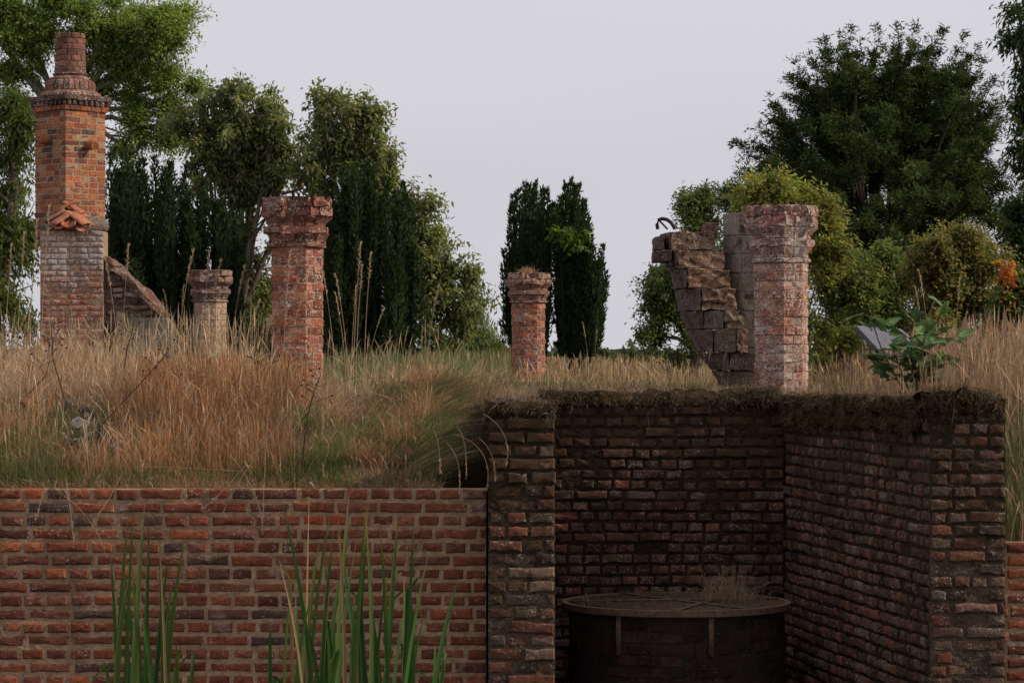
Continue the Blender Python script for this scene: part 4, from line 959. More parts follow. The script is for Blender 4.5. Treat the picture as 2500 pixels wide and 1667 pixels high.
fastigiate('left half of the pair of upright yews behind the middle pillar', 50, plumes([(1228, 610), (1240, 560), (1254, 475), (1268, 462), (1281, 448), (1294, 452), (1305, 445), (1321, 460), (1338, 462), (1350, 500)], 1300, 34, rr_, 870, (12, 19), .62), 203, (1310, 880), YD)
fastigiate('right half of the pair of upright yews, with a patch of bright leaves', 50, plumes([(1352, 500), (1366, 484), (1380, 446), (1392, 440), (1404, 452), (1414, 455), (1426, 492), (1438, 535), (1448, 605), (1458, 640), (1470, 600), (1478, 690)], 1400, 38, rr_, 870, (12, 19), .66), 204, (1400, 880), YD)
tree('climber', 'patch of bright green climber leaves on the right upright yew', 'climber', 1390, 49.2, [(1365, 570, 10, 8), (1385, 578, 18, 10), (1400, 590, 20, 12), (1430, 572, 8, 9)], M_bark, [(.13, .20, .035), (.10, .16, .03)], 120, r0=0,
     ntw=70, twl=.3, nl=9, ll=.10, lw=.05, droop=.5)

# shrubs and hedge on the right
SH1 = [(.19, .21, .06), (.15, .18, .055), (.22, .22, .07), (.25, .20, .07)]
SH2 = [(.11, .145, .05), (.08, .115, .042), (.14, .165, .055), (.17, .16, .06)]
SH3 = [(.17, .16, .06), (.14, .155, .055), (.22, .155, .065), (.11, .135, .05), (.24, .18, .07)]
tree('bramble_bush', 'yellow green bramble heap rising behind the pale pillar', 'bush', 1940, 31, [(1850, 490, 60, 32), (1885, 460, 40, 30), (1930, 500, 70, 40), (1990, 520, 50, 50), (2010, 600, 50, 60), (1970, 690, 70, 70), (1990, 800, 70, 80), (1970, 900, 80, 60), (2060, 840, 80, 90), (2080, 930, 90, 40), (1880, 560, 80, 60)], M_bark, SH1, 111, r0=.03,
     ntw=4300, twl=.32, nl=10, ll=.058, lw=.030, droop=.3, up=.35, sag=.2, subr=(.14, .32), tipo=(1950, 620), tipl=.7, tipw=.6, tips=[(1790, 452), (1815, 430), (1860, 432), (1878, 415), (1905, 438), (1930, 452), (1965, 450), (1995, 455), (2025, 480), (2050, 505), (2062, 545), (1830, 445), (2075, 590)])
tree('holly_bush', 'dark green bush under the huge yew in the right hand hedge', 'bush', 2130, 33, [(2080, 700, 70, 70), (2030, 780, 70, 90), (2050, 690, 60, 60), (2060, 880, 80, 70), (2150, 760, 90, 90), (2080, 840, 90, 90), (2190, 860, 90, 90), (2215, 750, 80, 80), (2260, 840, 80, 80), (2050, 640, 50, 50), (2180, 660, 60, 50)], M_bark, SH2, 112, r0=.03,
     ntw=4600, twl=.35, nl=10, ll=.062, lw=.034, droop=.3, sag=.2, subr=(.14, .32), subn=18)
tree('autumn_bush', 'reddish green bush turning to autumn colour at the right', 'bush', 2340, 31, [(2300, 620, 60, 45), (2360, 620, 60, 40), (2290, 700, 80, 70), (2390, 690, 80, 70), (2330, 790, 110, 80), (2440, 800, 80, 90), (2400, 900, 120, 70), (2250, 640, 30, 40)], M_bark, SH3, 113, r0=.03,
     ntw=5200, twl=.32, nl=10, ll=.056, lw=.030, droop=.3, sag=.2, subr=(.14, .32), up=.35, tipo=(2340, 720), tipl=.7, tipw=.6, tips=[(2262, 570), (2290, 552), (2320, 560), (2350, 548), (2372, 565), (2400, 558), (2425, 580), (2445, 610), (2240, 590), (2225, 620)])
tree('hedge_bush', 'dull green bush at the far right edge of the hedge', 'bush', 2500, 29, [(2490, 720, 50, 70), (2500, 830, 60, 80), (2480, 920, 70, 60)], M_bark, SH2, 114, r0=.03,
     ntw=1500, twl=.35, nl=9, ll=.07, lw=.045, droop=.3)
tree('creeper', 'orange red creeper hanging in the autumn bush at the right edge', 'creeper', 2458, 28.8, [(2452, 640, 9, 24), (2460, 670, 12, 26), (2462, 730, 9, 24), (2458, 775, 8, 18)], M_bark, [(.42, .10, .03), (.36, .08, .03), (.45, .22, .05)], 115, r0=0,
     ntw=70, twl=.10, nl=7, ll=.045, lw=.03, droop=1.0, subn=5, sag=.6, dz=.2)
# low far vegetation
tree('far_bush', 'grey green bush on the horizon right of the upright yews', 'bush', 1460, 80, [(1460, 872, 45, 24), (1500, 890, 60, 14)], M_bark, [(.07, .09, .05), (.09, .10, .06)], 116, r0=0, ntw=900, twl=.5, nl=8, ll=.13, lw=.08)
tree('small_bush', 'small dark bush on the horizon left of the broken stair', 'bush', 1552, 60, [(1550, 878, 16, 18), (1565, 892, 24, 12)], M_bark, [(.03, .045, .02), (.045, .06, .03)], 117, r0=0, ntw=240, twl=.3, nl=8, ll=.12, lw=.07)
tree('far_tree', 'faint far tree on the horizon just left of the broken stair', 'tree', 1636, 180, [(1636, 880, 12, 20)], M_bark, [(.07, .085, .06)], 118, r0=0, ntw=260, twl=1, nl=8, ll=.4, lw=.25)
r = np.random.default_rng(60)
lob = [(x, 893 + r.normal(0, 3), 60, 9 + 5 * r.random()) for x in range(-100, 2650, 60)]
m, _, _, _ = crown(lob, 400, 2400, 5, 8, 2.2, 1.4, [(.07, .085, .06), (.09, .10, .075)], r)
obj('distant_woodland', m.mesh('distant_woodland', M_leaf), kind='stuff')

# ------------------------------------------------------------------ grass
DRY = [(.40, .25, .13), (.34, .20, .10), (.46, .32, .18), (.30, .15, .07), (.42, .30, .19)]
RUST = [(.30, .13, .055), (.26, .11, .05), (.34, .17, .08), (.38, .22, .11)]
GOLD = [(.46, .33, .17), (.42, .28, .13), (.50, .38, .22)]
GREY_ = [(.26, .19, .13), (.22, .16, .11), (.31, .22, .16), (.19, .13, .09)]
GRN = [(.10, .14, .035), (.08, .12, .03), (.13, .16, .05), (.16, .16, .06)]
def rub(X, D): px_ = 1250 + FPX * X / D; return np.exp(-((px_ - 215) / 85) ** 2 - ((D - 18.1) / 1.2) ** 2)
def blades(m, X, D, H, W, cols, r, lean=.25, leanv=(0, 0), seed_head=0.0, z=None, curve=.5, tint=None):
    n = len(X); z0 = ground_z(X, D) - .015 if z is None else z
    if z is None: H = H * (1 - .60 * rub(X, D))
    base = np.stack([X, D, z0], 1); az = r.random(n) * 2 * math.pi
    ln = np.abs(r.normal(0, lean, n)); dirh = np.stack([np.cos(az) * ln + leanv[0], np.sin(az) * ln + leanv[1]], 1)
    fa = r.random(n) * 2 * math.pi; sd = np.stack([np.cos(fa), np.sin(fa), 0 * fa], 1)
    isS = r.random(n) < seed_head
    ts = [0, .35, .72, .86, 1.0]; rows = []
    for k, t_ in enumerate(ts):
        hx = dirh * (H * (t_ * (1 - curve) + curve * t_ ** 2.4))[:, None]
        lnn = np.linalg.norm(dirh, axis=1); hz = H * t_ * (1 - .35 * np.clip(lnn, 0, 1.3) * t_)
        p = base + np.concatenate([hx, hz[:, None]], 1)
        wv = np.where(isS, [.7, .6, .8, 2.6, .4][k], [1, .9, .6, .35, .05][k]) * W
        rows += [p - sd * wv[:, None] * .5, p + sd * wv[:, None] * .5]
    V = np.stack(rows, 1).reshape(-1, 3); b_ = (np.arange(n) * 10)[:, None]
    F = np.concatenate([b_ + np.array([2 * k, 2 * k + 1, 2 * k + 3, 2 * k + 2]) for k in range(4)], 0)
    c = palette(n, cols, r, .16)
    if tint is not None: c = c * tint[:, None]
    m.add(V, F, c.repeat(10, 0))
def samp(n, x0, x1, d0, d1, r, keep=None):
    X = r.uniform(x0, x1, n); D = r.uniform(d0, d1, n)
    if keep is not None: k = keep(X, D, r.random(n)); X, D = X[k], D[k]
    return X, D
r = np.random.default_rng(300)
def patch(X, D, s, sd): return fbm(np.stack([X, D, 0 * X], -1), s, sd)
# short turf on the platform
m = MB()
def kp(X, D, u): return ~((X < -.1) & (D < 19.0)) & ~((X > side_x(np.clip(D, 16, 20)) + .1) & (D < 19)) & ~((X > PX1 - .05) & (X < side_x(np.clip(D, 16, 20)) + .05) & (D < BD + .05))
X, D = samp(52000, -4.2, 5.0, 18.5, 26, r, kp); blades(m, X, D, .05 + .07 * r.random(len(X)), .004, GREY_ + DRY[:1], r, .9, seed_head=.1)
X, D = samp(26000, -1.4, 4.5, 26, 40, r); blades(m, X, D, (.04 + .30 * r.random(len(X)) ** 2.2) * (.7 + .5 * (patch(X, D, .9, 4) > 0)), .005, DRY + GOLD + GREY_[:2], r, .5, seed_head=.3, tint=np.clip(1 + .4 * patch(X, D, 1.1, 78), .5, 1.4))
X, D = samp(26000, -9, 12, 40, 90, r); blades(m, X, D, .25 + .35 * r.random(len(X)), .016, DRY + GOLD + GRN[:2], r, .3, seed_head=.2)
obj('short_grass', m.mesh('short_grass', M_grass), kind='stuff')
# tall dry meadow on the left and on the bank
PALE = [(.46, .34, .23), (.40, .27, .18), (.50, .39, .27)]
def tintp(X, D, sd): return np.clip(1 + .45 * patch(X, D, 2.2, sd), .5, 1.5)
m = MB()
nb_ = lambda X, D, u: ~((X > -.44) & (D < 19.5)) & (u > .85 * rub(X, D)) & ((patch(X, D, 2.6, 91) > -.42) | (u > .8))
X, D = samp(30000, -5.4, -.75, 19.4, 33, r, lambda X, D, u: u < .10 + .90 * sm(-1.15, -1.9, X))
kq = (patch(X, D, 2.2, 92) > -.4) | (r.random(len(X)) < .25); X = X[kq]; D = D[kq]; xa = X * 22 / D; hh_ = .85 * (.05 + .15 * r.random(len(X)) + .50 * r.random(len(X)) ** 3.5) * (.28 + .72 * sm(-1.3, -2.1, xa)) * (1 - .45 * np.exp(-((xa + 1.65) / .28) ** 2) * (D < 23.2)) * (1 - .35 * np.exp(-((xa + 2.9) / .35) ** 2)) * (.9 + .5 * patch(X, D, .9, 7)); blades(m, X, D, np.clip(hh_, .07, .8), .0036, DRY + RUST + GOLD + PALE[:1], r, .32, seed_head=.35, tint=tintp(X, D, 71), curve=.7)
X, D = samp(42000, -3.4, -.45, 16.42, 20.2, r, nb_); hb = (.03 + .14 * r.random(len(X)) ** 1.8) * (1 + .4 * patch(X, D, 1.1, 17)) * (1 - .5 * sm(-1.5, -1.1, X) * sm(18.3, 19.3, D)); blades(m, X, D, np.clip(hb, .03, .4), .0032, DRY[:4] + GREY_ + RUST * 2 + GRN[3:], r, .9, leanv=(0, -.2), seed_head=.15, tint=tintp(X, D, 72), curve=.8)
X, D = samp(15000, -3.2, -1.35, 16.7, 19.6, r, lambda X, D, u: (patch(X, D, 1.2, 31) > -.05) & (u < .35 + .65 * sm(-2.9, -2.4, X)) & (u > .8 * rub(X, D))); blades(m, X, D, .14 + .30 * r.random(len(X)) ** 1.3 * (1 - .6 * rub(X, D)), .0030, RUST + DRY[:2], r, .35, leanv=(.03, -.12), seed_head=.3, tint=tintp(X, D, 73))
X, D = samp(1500, -3.4, -.6, 16.6, 20.0, r); blades(m, X, D, (.18 + .40 * r.random(len(X))) * (1 - .65 * sm(-1.5, -1.0, X)), .0030, PALE, r, .6, leanv=(0, -.2), seed_head=.6, curve=.8)
X, D = samp(3500, -3.4, -.2, 16.28, 16.5, r); blades(m, X, D, .03 + .09 * r.random(len(X)), .0028, RUST + GREY_ + PALE, r, 1.3, leanv=(0, -.4), seed_head=.2, curve=.9)
def at_px(n, p0, p1, d0, d1, keep=None):
    D = r.uniform(d0, d1, n); X = (r.uniform(p0, p1, n) - 1250) * D / FPX
    if keep is not None: k = keep(X, D); X, D = X[k], D[k]
    return X, D
X, D = at_px(7500, 330, 720, 17.0, 20.2, lambda X, D: patch(X, D, 2.0, 61) > -.1); blades(m, X, D, .13 + .26 * r.random(len(X)) ** 1.4 + .08 * patch(X, D, 1.5, 5), .0034, RUST * 2 + DRY[:1], r, .30, leanv=(.04, -.1), seed_head=.35, tint=tintp(X, D, 81), curve=.7)
X, D = at_px(3000, -40, 300, 18.8, 22.5); blades(m, X, D, .15 + .35 * r.random(len(X)) ** 1.5, .0032, PALE + DRY, r, .4, seed_head=.5, curve=.7)
X, D = at_px(900, 0, 640, 20.0, 25); blades(m, X, D, .35 + .40 * r.random(len(X)), .0030, PALE + GOLD, r, .35, seed_head=.7, curve=.6)
X, D = at_px(130, 780, 1100, 20.0, 25); blades(m, X, D, .2 + .40 * r.random(len(X)), .0030, PALE + GOLD, r, .35, seed_head=.7, curve=.6)
for q in range(26):
    px_ = r.uniform(20, 1080); d_ = r.uniform(16.6, 19.6); cx_ = (px_ - 1250) * d_ / FPX; n_ = 130
    X = cx_ + r.normal(0, .05, n_); D = d_ + r.normal(0, .05, n_); blades(m, X, D, (.12 + .22 * r.random()) * (.6 + .6 * r.random(n_)), .0036, [RUST, DRY, PALE, GRN][r.integers(4)], r, .75, leanv=(0, -.15), seed_head=.2, curve=.85)
obj('dry_grass', m.mesh('dry_grass', M_grass), kind='stuff')
# green grass
m = MB()
X, D = samp(22000, -3.4, -.4, 16.42, 18.6, r, lambda X, D, u: ((patch(X, D, 1.3, 41) > -.15) | (X < -2.7)) & (u < .25 + .75 * (1 - sm(16.9, 18.0, D)))); blades(m, X, D, (.06 + .14 * r.random(len(X))) * (1 + .5 * (X < -2.6)), .0045, GRN, r, .7, leanv=(0, -.2), tint=tintp(X, D, 74), curve=.8)
X, D = samp(9000, -.95, -.40, 17.0, 19.9, r, lambda X, D, u: (X < -.5) | (D > 18.8)); blades(m, X, D, .06 + .12 * r.random(len(X)), .0038, GRN + DRY[:2] + GREY_[:2], r, .75, leanv=(.45, -.5), seed_head=.12, curve=.85, tint=tintp(X, D, 75))
X, D = samp(2600, -.62, -.40, 16.6, 19.6, r); blades(m, X, D, .12 + .22 * r.random(len(X)), .0042, GRN + DRY[:2] + GREY_[:1], r, .4, leanv=(1.0, -.35), seed_head=.15, curve=.95)
X, D = samp(1500, -.7, -.1, 19.5, 20.3, r); blades(m, X, D, .08 + .20 * r.random(len(X)), .0045, DRY + GREY_[:2] + GRN[3:], r, .7, leanv=(.2, -.5), seed_head=.2, curve=.9)
X, D = samp(9000, -1.4, 2.8, 20.3, 38, r, lambda X, D, u: patch(X, D, .6, 51) > .25); blades(m, X, D, .06 + .16 * r.random(len(X)), .006, GRN, r, .4)
X, D = samp(6000, -2.4, 0, 33, 50, r); blades(m, X, D, .25 + .4 * r.random(len(X)), .010, [(.14, .16, .06), (.18, .19, .08), (.25, .22, .11)], r, .35, seed_head=.2)
X, D = samp(3500, 2.9, 4.4, 17.2, 19.2, r); blades(m, X, D, .15 + .25 * r.random(len(X)), .006, GRN, r, .4)
obj('green_grass', m.mesh('green_grass', M_grass), kind='stuff')
# dry grass on the right
m = MB()
X, D = samp(13000, 2.75, 5.2, 17.1, 27, r, lambda X, D, u: u < .3 + .7 * sm(2.8, 3.6, X)); blades(m, X, D, .2 + .5 * r.random(len(X)) * (.4 + .6 * sm(2.9, 3.6, X)), .005, DRY + GREY_, r, .35, seed_head=.35)
obj('dry_grass', m.mesh('dry_grass', M_grass), kind='stuff')

# turf and moss lips over the recess walls
def turf_lip(name, p0, p1, z, over, drop, width, seed, cols, nb=4000, hang=.05, label=None):
    r = np.random.default_rng(seed); p0 = np.array(p0, float); p1 = np.array(p1, float); u = p1 - p0; L = np.linalg.norm(u); u /= L; nrm = np.array((u[1], -u[0]))
    nu = int(L / .02); prof = [(-over * .7, -drop), (-over, -drop * .6), (-over * .95, -drop * .15), (-over * .6, .015), (0, .03), (width * .5, .035), (width, .01), (width, -.1)]
    G = []
    for i in range(nu + 1):
        s_ = i / nu * L
        for (o_, dz_) in prof: G.append((p0[0] + u[0] * s_ - nrm[0] * o_, p0[1] + u[1] * s_ - nrm[1] * o_, z + dz_))
    G = np.array(G); k = fbm(G, 5, seed); k2 = fbm(G, 18, seed + 9)
    G[:, 0] += nrm[0] * (k * .045 + k2 * .022); G[:, 1] += nrm[1] * (k * .045 + k2 * .022); G[:, 2] += k * .030 + k2 * .018
    n = len(prof); F = [(i * n + j, i * n + j + 1, (i + 1) * n + j + 1, (i + 1) * n + j) for i in range(nu) for j in range(n - 1)]
    o1 = obj(name, pd_mesh(name, G, F, M_moss, True), kind='stuff')
    m = MB(); idx = r.integers(nu * n, size=nb); pos = G[idx] + r.normal(0, .012, (nb, 3))
    cl_ = fbm(pos, 9, seed + 4) + .35 * r.normal(size=nb); kk = cl_ > -.25; pos = pos[kk]; idx = idx[kk]; cl_ = cl_[kk]; nb = len(pos)
    row = idx % n; d = np.where((row < 4)[:, None], np.array((nrm[0] * .5, nrm[1] * .5, -.7)), np.array((nrm[0] * .25, nrm[1] * .25, .6))) + r.normal(size=(nb, 3)) * .5
    V, F = leaves_mesh(pos, unit(d), hang * (.45 + r.random(nb)) * np.clip(.6 + .9 * cl_, .3, 2.2) * np.where(r.random(nb) < .04, 2.6, 1), .0035, r); m.add(V, F, palette(nb, cols, r, .2).repeat(4, 0))
    obj('moss_fibres', m.mesh('moss_fibres', M_grass), kind='stuff')
MOSSC = [(.07, .046, .020), (.035, .024, .013), (.11, .075, .030), (.17, .12, .07), (.13, .085, .05)]
TURFC = [(.16, .11, .07), (.12, .08, .05), (.08, .052, .032), (.055, .036, .022), (.21, .15, .10)]
turf_lip('turf_edge', (PX1 - .05, BD), (SF[0], BD), TOP + .01, .03, .06, .5, 401, TURFC, 9000, .034)
turf_lip('turf_edge', (PX0 - .02, PD), (PX1 + .01, PD), TOP + .0, .02, .05, .5, 402, TURFC, 2400, .04)
turf_lip('moss_edge', SF, SN, TOP - .01, .035, .06, .34, 403, MOSSC, 11000, .030)
turf_lip('moss_edge', (SN[0] - .05, SN[1]), (RP1 - .01, SN[1]), TOP + .03, .022, .09, .42, 404, MOSSC, 4600, .032)
turf_lip('moss_ledge', (SF[0] - .02, SF[1] - .1), (SN[0] - .03, SN[1] + .12), TOP - .125, .03, .04, .05, 405, [(.11, .08, .025), (.08, .058, .02), (.055, .04, .016)], 7000, .03)

# ------------------------------------------------------------------ individual dry stalks
def stalk_meshes(r, H, bend, w=.003):
    pts = [np.array((bend * H * t_ ** 2, 0.02 * math.sin(3 * t_), H * t_ * (1 - .12 * abs(bend) * t_))) for t_ in np.linspace(0, 1, 9)]
    m = MB(); m.add(*tube(pts, np.linspace(w, w * .5, 9), 5)); st_ = m.mesh('stem', M_grass)
    a = st_.color_attributes.new('Col', 'FLOAT_COLOR', 'POINT') if 'Col' not in st_.color_attributes else st_.color_attributes['Col']
    cc = np.tile(np.array((.42, .30, .18, 1), np.float32), (len(st_.vertices), 1)); a.data.foreach_set('color', cc.ravel())
    m = MB(); n = 46; t_ = r.uniform(.78, 1.0, n); pos = np.array([(bend * H * q ** 2, .02 * math.sin(3 * q), H * q * (1 - .12 * abs(bend) * q)) for q in t_])
    d = unit(np.array((bend, 0, 1.0)) + r.normal(size=(n, 3)) * .35); V, F = leaves_mesh(pos, d, .028, .008, r)
    m.add(V, F, palette(n, [(.48, .36, .23), (.38, .27, .16)], r).repeat(4, 0)); return st_, m.mesh('seed_head', M_grass)
r = np.random.default_rng(71)
SM = [stalk_meshes(r, 1.0, b) for b in (.05, .12, .2, .3, -.1, -.2, .45)]
# (tip px, tip py, base px, D)
ST = [(868, 585, 862, 22.2), (885, 640, 868, 22.2), (908, 610, 888, 22.3), (833, 660, 850, 22.2), (850, 690, 856, 22.3), (930, 740, 892, 22.4), (798, 640, 818, 22.1), (815, 705, 845, 22.1),
      (955, 800, 945, 22.6), (1000, 870, 985, 23), (995, 790, 975, 22.5), (700, 615, 690, 21.6), (740, 700, 690, 21.5), (640, 720, 585, 22), (655, 760, 600, 22), (600, 640, 560, 23), (535, 625, 500, 23), (500, 605, 494, 23),
      (470, 600, 430, 23.5), (440, 690, 436, 23), (415, 700, 425, 23), (395, 720, 440, 23.2), (290, 590, 296, 23), (280, 620, 290, 24), (85, 530, 70, 24), (60, 560, 40, 24), (25, 590, 10, 24), (120, 495, 98, 23.6),
      (1065, 690, 1040, 26), (1430, 780, 1440, 26), (1455, 800, 1450, 26), (1418, 850, 1405, 24), (1720, 850, 1728, 22.6), (1735, 845, 1722, 22.8), (1775, 850, 1760, 22.9), (1785, 870, 1775, 22.8),
      (2245, 650, 2275, 21), (2232, 690, 2262, 21), (2328, 670, 2330, 20.6), (2370, 750, 2320, 20.5), (2390, 760, 2385, 20.5), (2440, 790, 2370, 20), (2480, 770, 2430, 20), (2495, 800, 2470, 19.8), (2400, 780, 2350, 20), (2000, 870, 2010, 21.8), (2060, 850, 2080, 22),
      (520, 760, 470, 20.5), (560, 800, 500, 20), (600, 850, 560, 19.5), (340, 830, 330, 20), (150, 820, 120, 20.5), (210, 790, 190, 21), (60, 760, 20, 20.4), (430, 860, 380, 19.5)]
for i, (tx_, ty_, bx_, D_) in enumerate(ST):
    X = wx(bx_, D_); gz = float(ground_z(np.array(X), np.array(D_))); top = P(tx_, ty_, D_); H = top[2] - gz; bend = (top[0] - X) / H
    k = min(range(7), key=lambda q: abs((.05, .12, .2, .3, -.1, -.2, .45)[q] - bend))
    zones = ((45, 'at the very left edge'), (110, 'just left of the chimney'), (250, 'before the foot of the chimney'), (310, 'before the sloping buttress'), (430, 'between the buttress and the pale rendered pillar'),
             (560, 'before the pale rendered pillar'), (665, 'just left of the tall pillar'), (785, 'before the shaft of the tall pillar'), (860, 'close to the right side of the tall pillar'), (1100, 'before the dark yew right of the tall pillar'),
             (1500, 'right of the middle pillar'), (1800, 'before the broken stair'), (2100, 'right of the pale blotched pillar'), (2350, 'behind the sapling'), (2600, 'in front of the autumn bush'))
    where = next(t_ for x_, t_ in zones if tx_ < x_); size_ = 'very tall' if ty_ < 640 else 'tall' if ty_ < 760 else 'shorter'
    lean_ = 'leaning' if abs(bend) > .15 else 'upright'
    root = thing('grass_stalk', '%s %s dry grass stalk %s' % (size_, lean_, where), 'grass stalk', (X, D_, gz - .02), 'tall dry grass stalks')
    for nm, me in zip(('stem', 'seed_head'), SM[k]):
        o = obj(nm, me, root); o.scale = (H, H if False else 1, H)
# straws hanging over the newer wall
HG = [((655, 1000), (648, 1120), (640, 1300)), ((650, 1070), (560, 1180), (495, 1240)), ((700, 1010), (600, 1150), (540, 1262)), ((560, 1110), (610, 1180), (640, 1270)), ((160, 1170), (172, 1250), (180, 1330)),
      ((130, 1190), (210, 1260), (255, 1345)), ((300, 1150), (270, 1210), (240, 1255)), ((110, 1190), (98, 1230), (88, 1265)), ((1115, 1040), (1135, 1090), (1137, 1170)), ((1090, 1080), (1118, 1130), (1120, 1200)),
      ((1060, 1050), (1072, 1100), (1074, 1150)), ((1180, 1010), (1230, 1060), (1236, 1130)), ((1170, 1070), (1200, 1110), (1208, 1170)), ((1110, 1060), (1180, 1110), (1186, 1200)), ((450, 1160), (455, 1195), (450, 1220)), ((330, 1140), (440, 1142), (590, 1150))]
HL = ['long straight straw hanging over the wall left of the tallest reeds', 'long straw slanting down left to the second course of the long wall', 'curved pale straw leaning left over the wall top below the rusty grass', 'straw slanting right over the wall beside the long straight one',
      'short straw hanging over the wall left of the first reeds', 'straw arching right over the wall towards the first reed clump', 'straw slanting left over the top courses above the first reeds', 'leftmost short straw hanging over the long wall', 'straw drooping over the dark gap at the right end of the bank',
      'straw drooping left of the dark gap at the end of the bank', 'leftmost straw drooping at the right end of the bank', 'rightmost upper straw arching in front of the brick pier', 'straw arching low across the left edge of the brick pier', 'longest straw arching in front of the brick pier',
      'tiny straw hanging over the wall top between the reed clumps', 'nearly level straw lying along the top of the long wall']
r = np.random.default_rng(72)
for i, pts in enumerate(HG):
    D0 = 16.05 if pts[0][0] < 1040 else 15.85
    q = np.array([P(x, y, D0 - .03 * k) for k, (x, y) in enumerate(pts)]); tt = np.linspace(0, 1, 9)[:, None]
    cur = q[0] * (1 - tt) ** 2 + 2 * tt * (1 - tt) * (q[1] * 2 - (q[0] + q[2]) / 2) + q[2] * tt ** 2
    b0 = cur[0]; root = thing('hanging_straw', HL[i], 'straw', tuple(b0), 'straws hanging over the ' + ('pier' if pts[0][0] > 1040 else 'wall'))
    m = MB(); m.add(*tube(cur - b0, np.linspace(.0022, .0013, 9), 5), (.40, .28, .18) if pts[0][0] < 1040 else (.28, .18, .11)); obj('stem', m.mesh('stem', M_grass), root)
    n = 30; ti = r.uniform(.62, 1, n)[:, None]; pos = q[0] * (1 - ti) ** 2 + 2 * ti * (1 - ti) * (q[1] * 2 - (q[0] + q[2]) / 2) + q[2] * ti ** 2 - b0
    V, F = leaves_mesh(pos, unit(q[2] - q[1] + r.normal(0, .03, (n, 3))), .022, .006, r); m = MB(); m.add(V, F, palette(n, [(.34, .22, .14)], r).repeat(4, 0)); obj('seed_head', m.mesh('seed_head', M_grass), root)
# dark dead weed stems with round seed heads
DW = [(((737, 1178), (742, 1090), (752, 1010), (768, 950), (783, 915)), 16.6, 'dark crooked dead weed stem in front of the tall pillar'), (((0, 1030), (60, 970), (110, 920), (130, 850)), 18.5, 'dark dead weed stem at the left edge of the bank'),
      (((225, 1130), (245, 1040), (330, 950), (410, 860)), 17.5, 'long dark leaning weed stem over the rubble'), (((205, 1090), (160, 980), (130, 880), (125, 790)), 18.5, 'thin dark weed stem beside the rubble on the left'),
      (((620, 1000), (618, 930), (640, 880)), 19.0, 'dark weed stem left of the tall pillar foot'), (((300, 1050), (298, 950), (310, 850), (330, 790)), 19.5, 'dark weed stem in front of the buttress')]
def ball(c, rd, n=8):
    V = [c + np.array((0, 0, rd))]; 
    for j in (1, 2, 3):
        for k in range(n): a = 2 * math.pi * k / n; ph = math.pi * j / 4; V.append(c + rd * np.array((math.sin(ph) * math.cos(a), math.sin(ph) * math.sin(a), math.cos(ph))))
    F = [(1 + j * n + k, 1 + j * n + (k + 1) % n, 1 + (j + 1) * n + (k + 1) % n, 1 + (j + 1) * n + k) for j in (0, 1) for k in range(n)]
    F += [(0, 1 + k, 1 + (k + 1) % n, 0 + 1 + (k + 1) % n) for k in range(0)]
    return np.array(V), np.array(F)
M_weed = plainmat('dead_stem', (.025, .014, .01), (.07, .04, .028), 60, .9, .001)
for pts, D0, lab in DW:
    q = [P(x, y, D0) for x, y in pts]; b0 = q[0]; root = thing('dead_weed', lab, 'weed', tuple(b0)); q = [p - b0 for p in q]
    m = MB(); m.add(*tube(q, np.linspace(.006, .0025, len(q)), 6)); obj('stem', m.mesh('stem', M_weed), root)
    for k in range(9):
        s_ = q[-1] * (1 - k * .035) + 0; e = s_ + np.array((r.normal(0, .05), r.normal(0, .03), .03 + .05 * r.random()))
        m = MB(); m.add(*tube([s_, e], .0015, 4)); o = obj('side_stem', m.mesh('side_stem', M_weed), root)
        m = MB(); m.add(*ball(e, .008)); obj('seed_head', m.mesh('seed_head', M_weed), o)

# grass tuft on the middle pillar and on the tank lid
def tuft(name, label, cat, c, n, H, spread, cols, r, lean=.6, w=.004):
    root_b = np.array(c); m = MB(); X = c[0] + r.normal(0, spread, n); D = c[1] + r.normal(0, spread, n)
    blades(m, X, D, H * (.4 + .7 * r.random(n)), w, cols, r, lean, z=np.full(n, c[2]), curve=.6); m.V = [v - root_b for v in m.V]
    o = obj(name, m.mesh(name, M_grass), None, None, label=label, category=cat); o.location = c; return o
tuft('grass_tuft', 'small dry grass tuft growing on top of the middle pillar', 'grass tuft', tuple(P(1288, 668, 35.0)), 260, .11, .05, [(.33, .18, .12), (.4, .26, .16)], r, 1.0, .004)
tuft('grass_tuft', 'pale dead grass tuft lying on the mesh lid of the tank', 'grass tuft', (wx(1775, TD), TD, tz + .005), 300, .27, .09, [(.40, .27, .17), (.28, .17, .1), (.42, .3, .2)], r, 1.2, .003)
tuft('grass_tuft', 'small dead grass tuft at the left side of the mesh lid', 'grass tuft', (wx(1445, TD - .3), TD - .3, tz + .005), 30, .10, .05, [(.28, .19, .12)], r, 1.2, .003)
m = MB(); n = 700; a = r.random(n) * 6.28; q = (tr - .08) * np.sqrt(r.random(n)); X = tx + np.cos(a) * q; D = TD + np.sin(a) * q
blades(m, X, D, .02 + .04 * r.random(n), .004, [(.20, .15, .09), (.14, .11, .06), (.10, .10, .04)], r, 1.8, z=np.full(n, tz + .0)); obj('lid_litter', m.mesh('lid_litter', M_grass), kind='stuff')

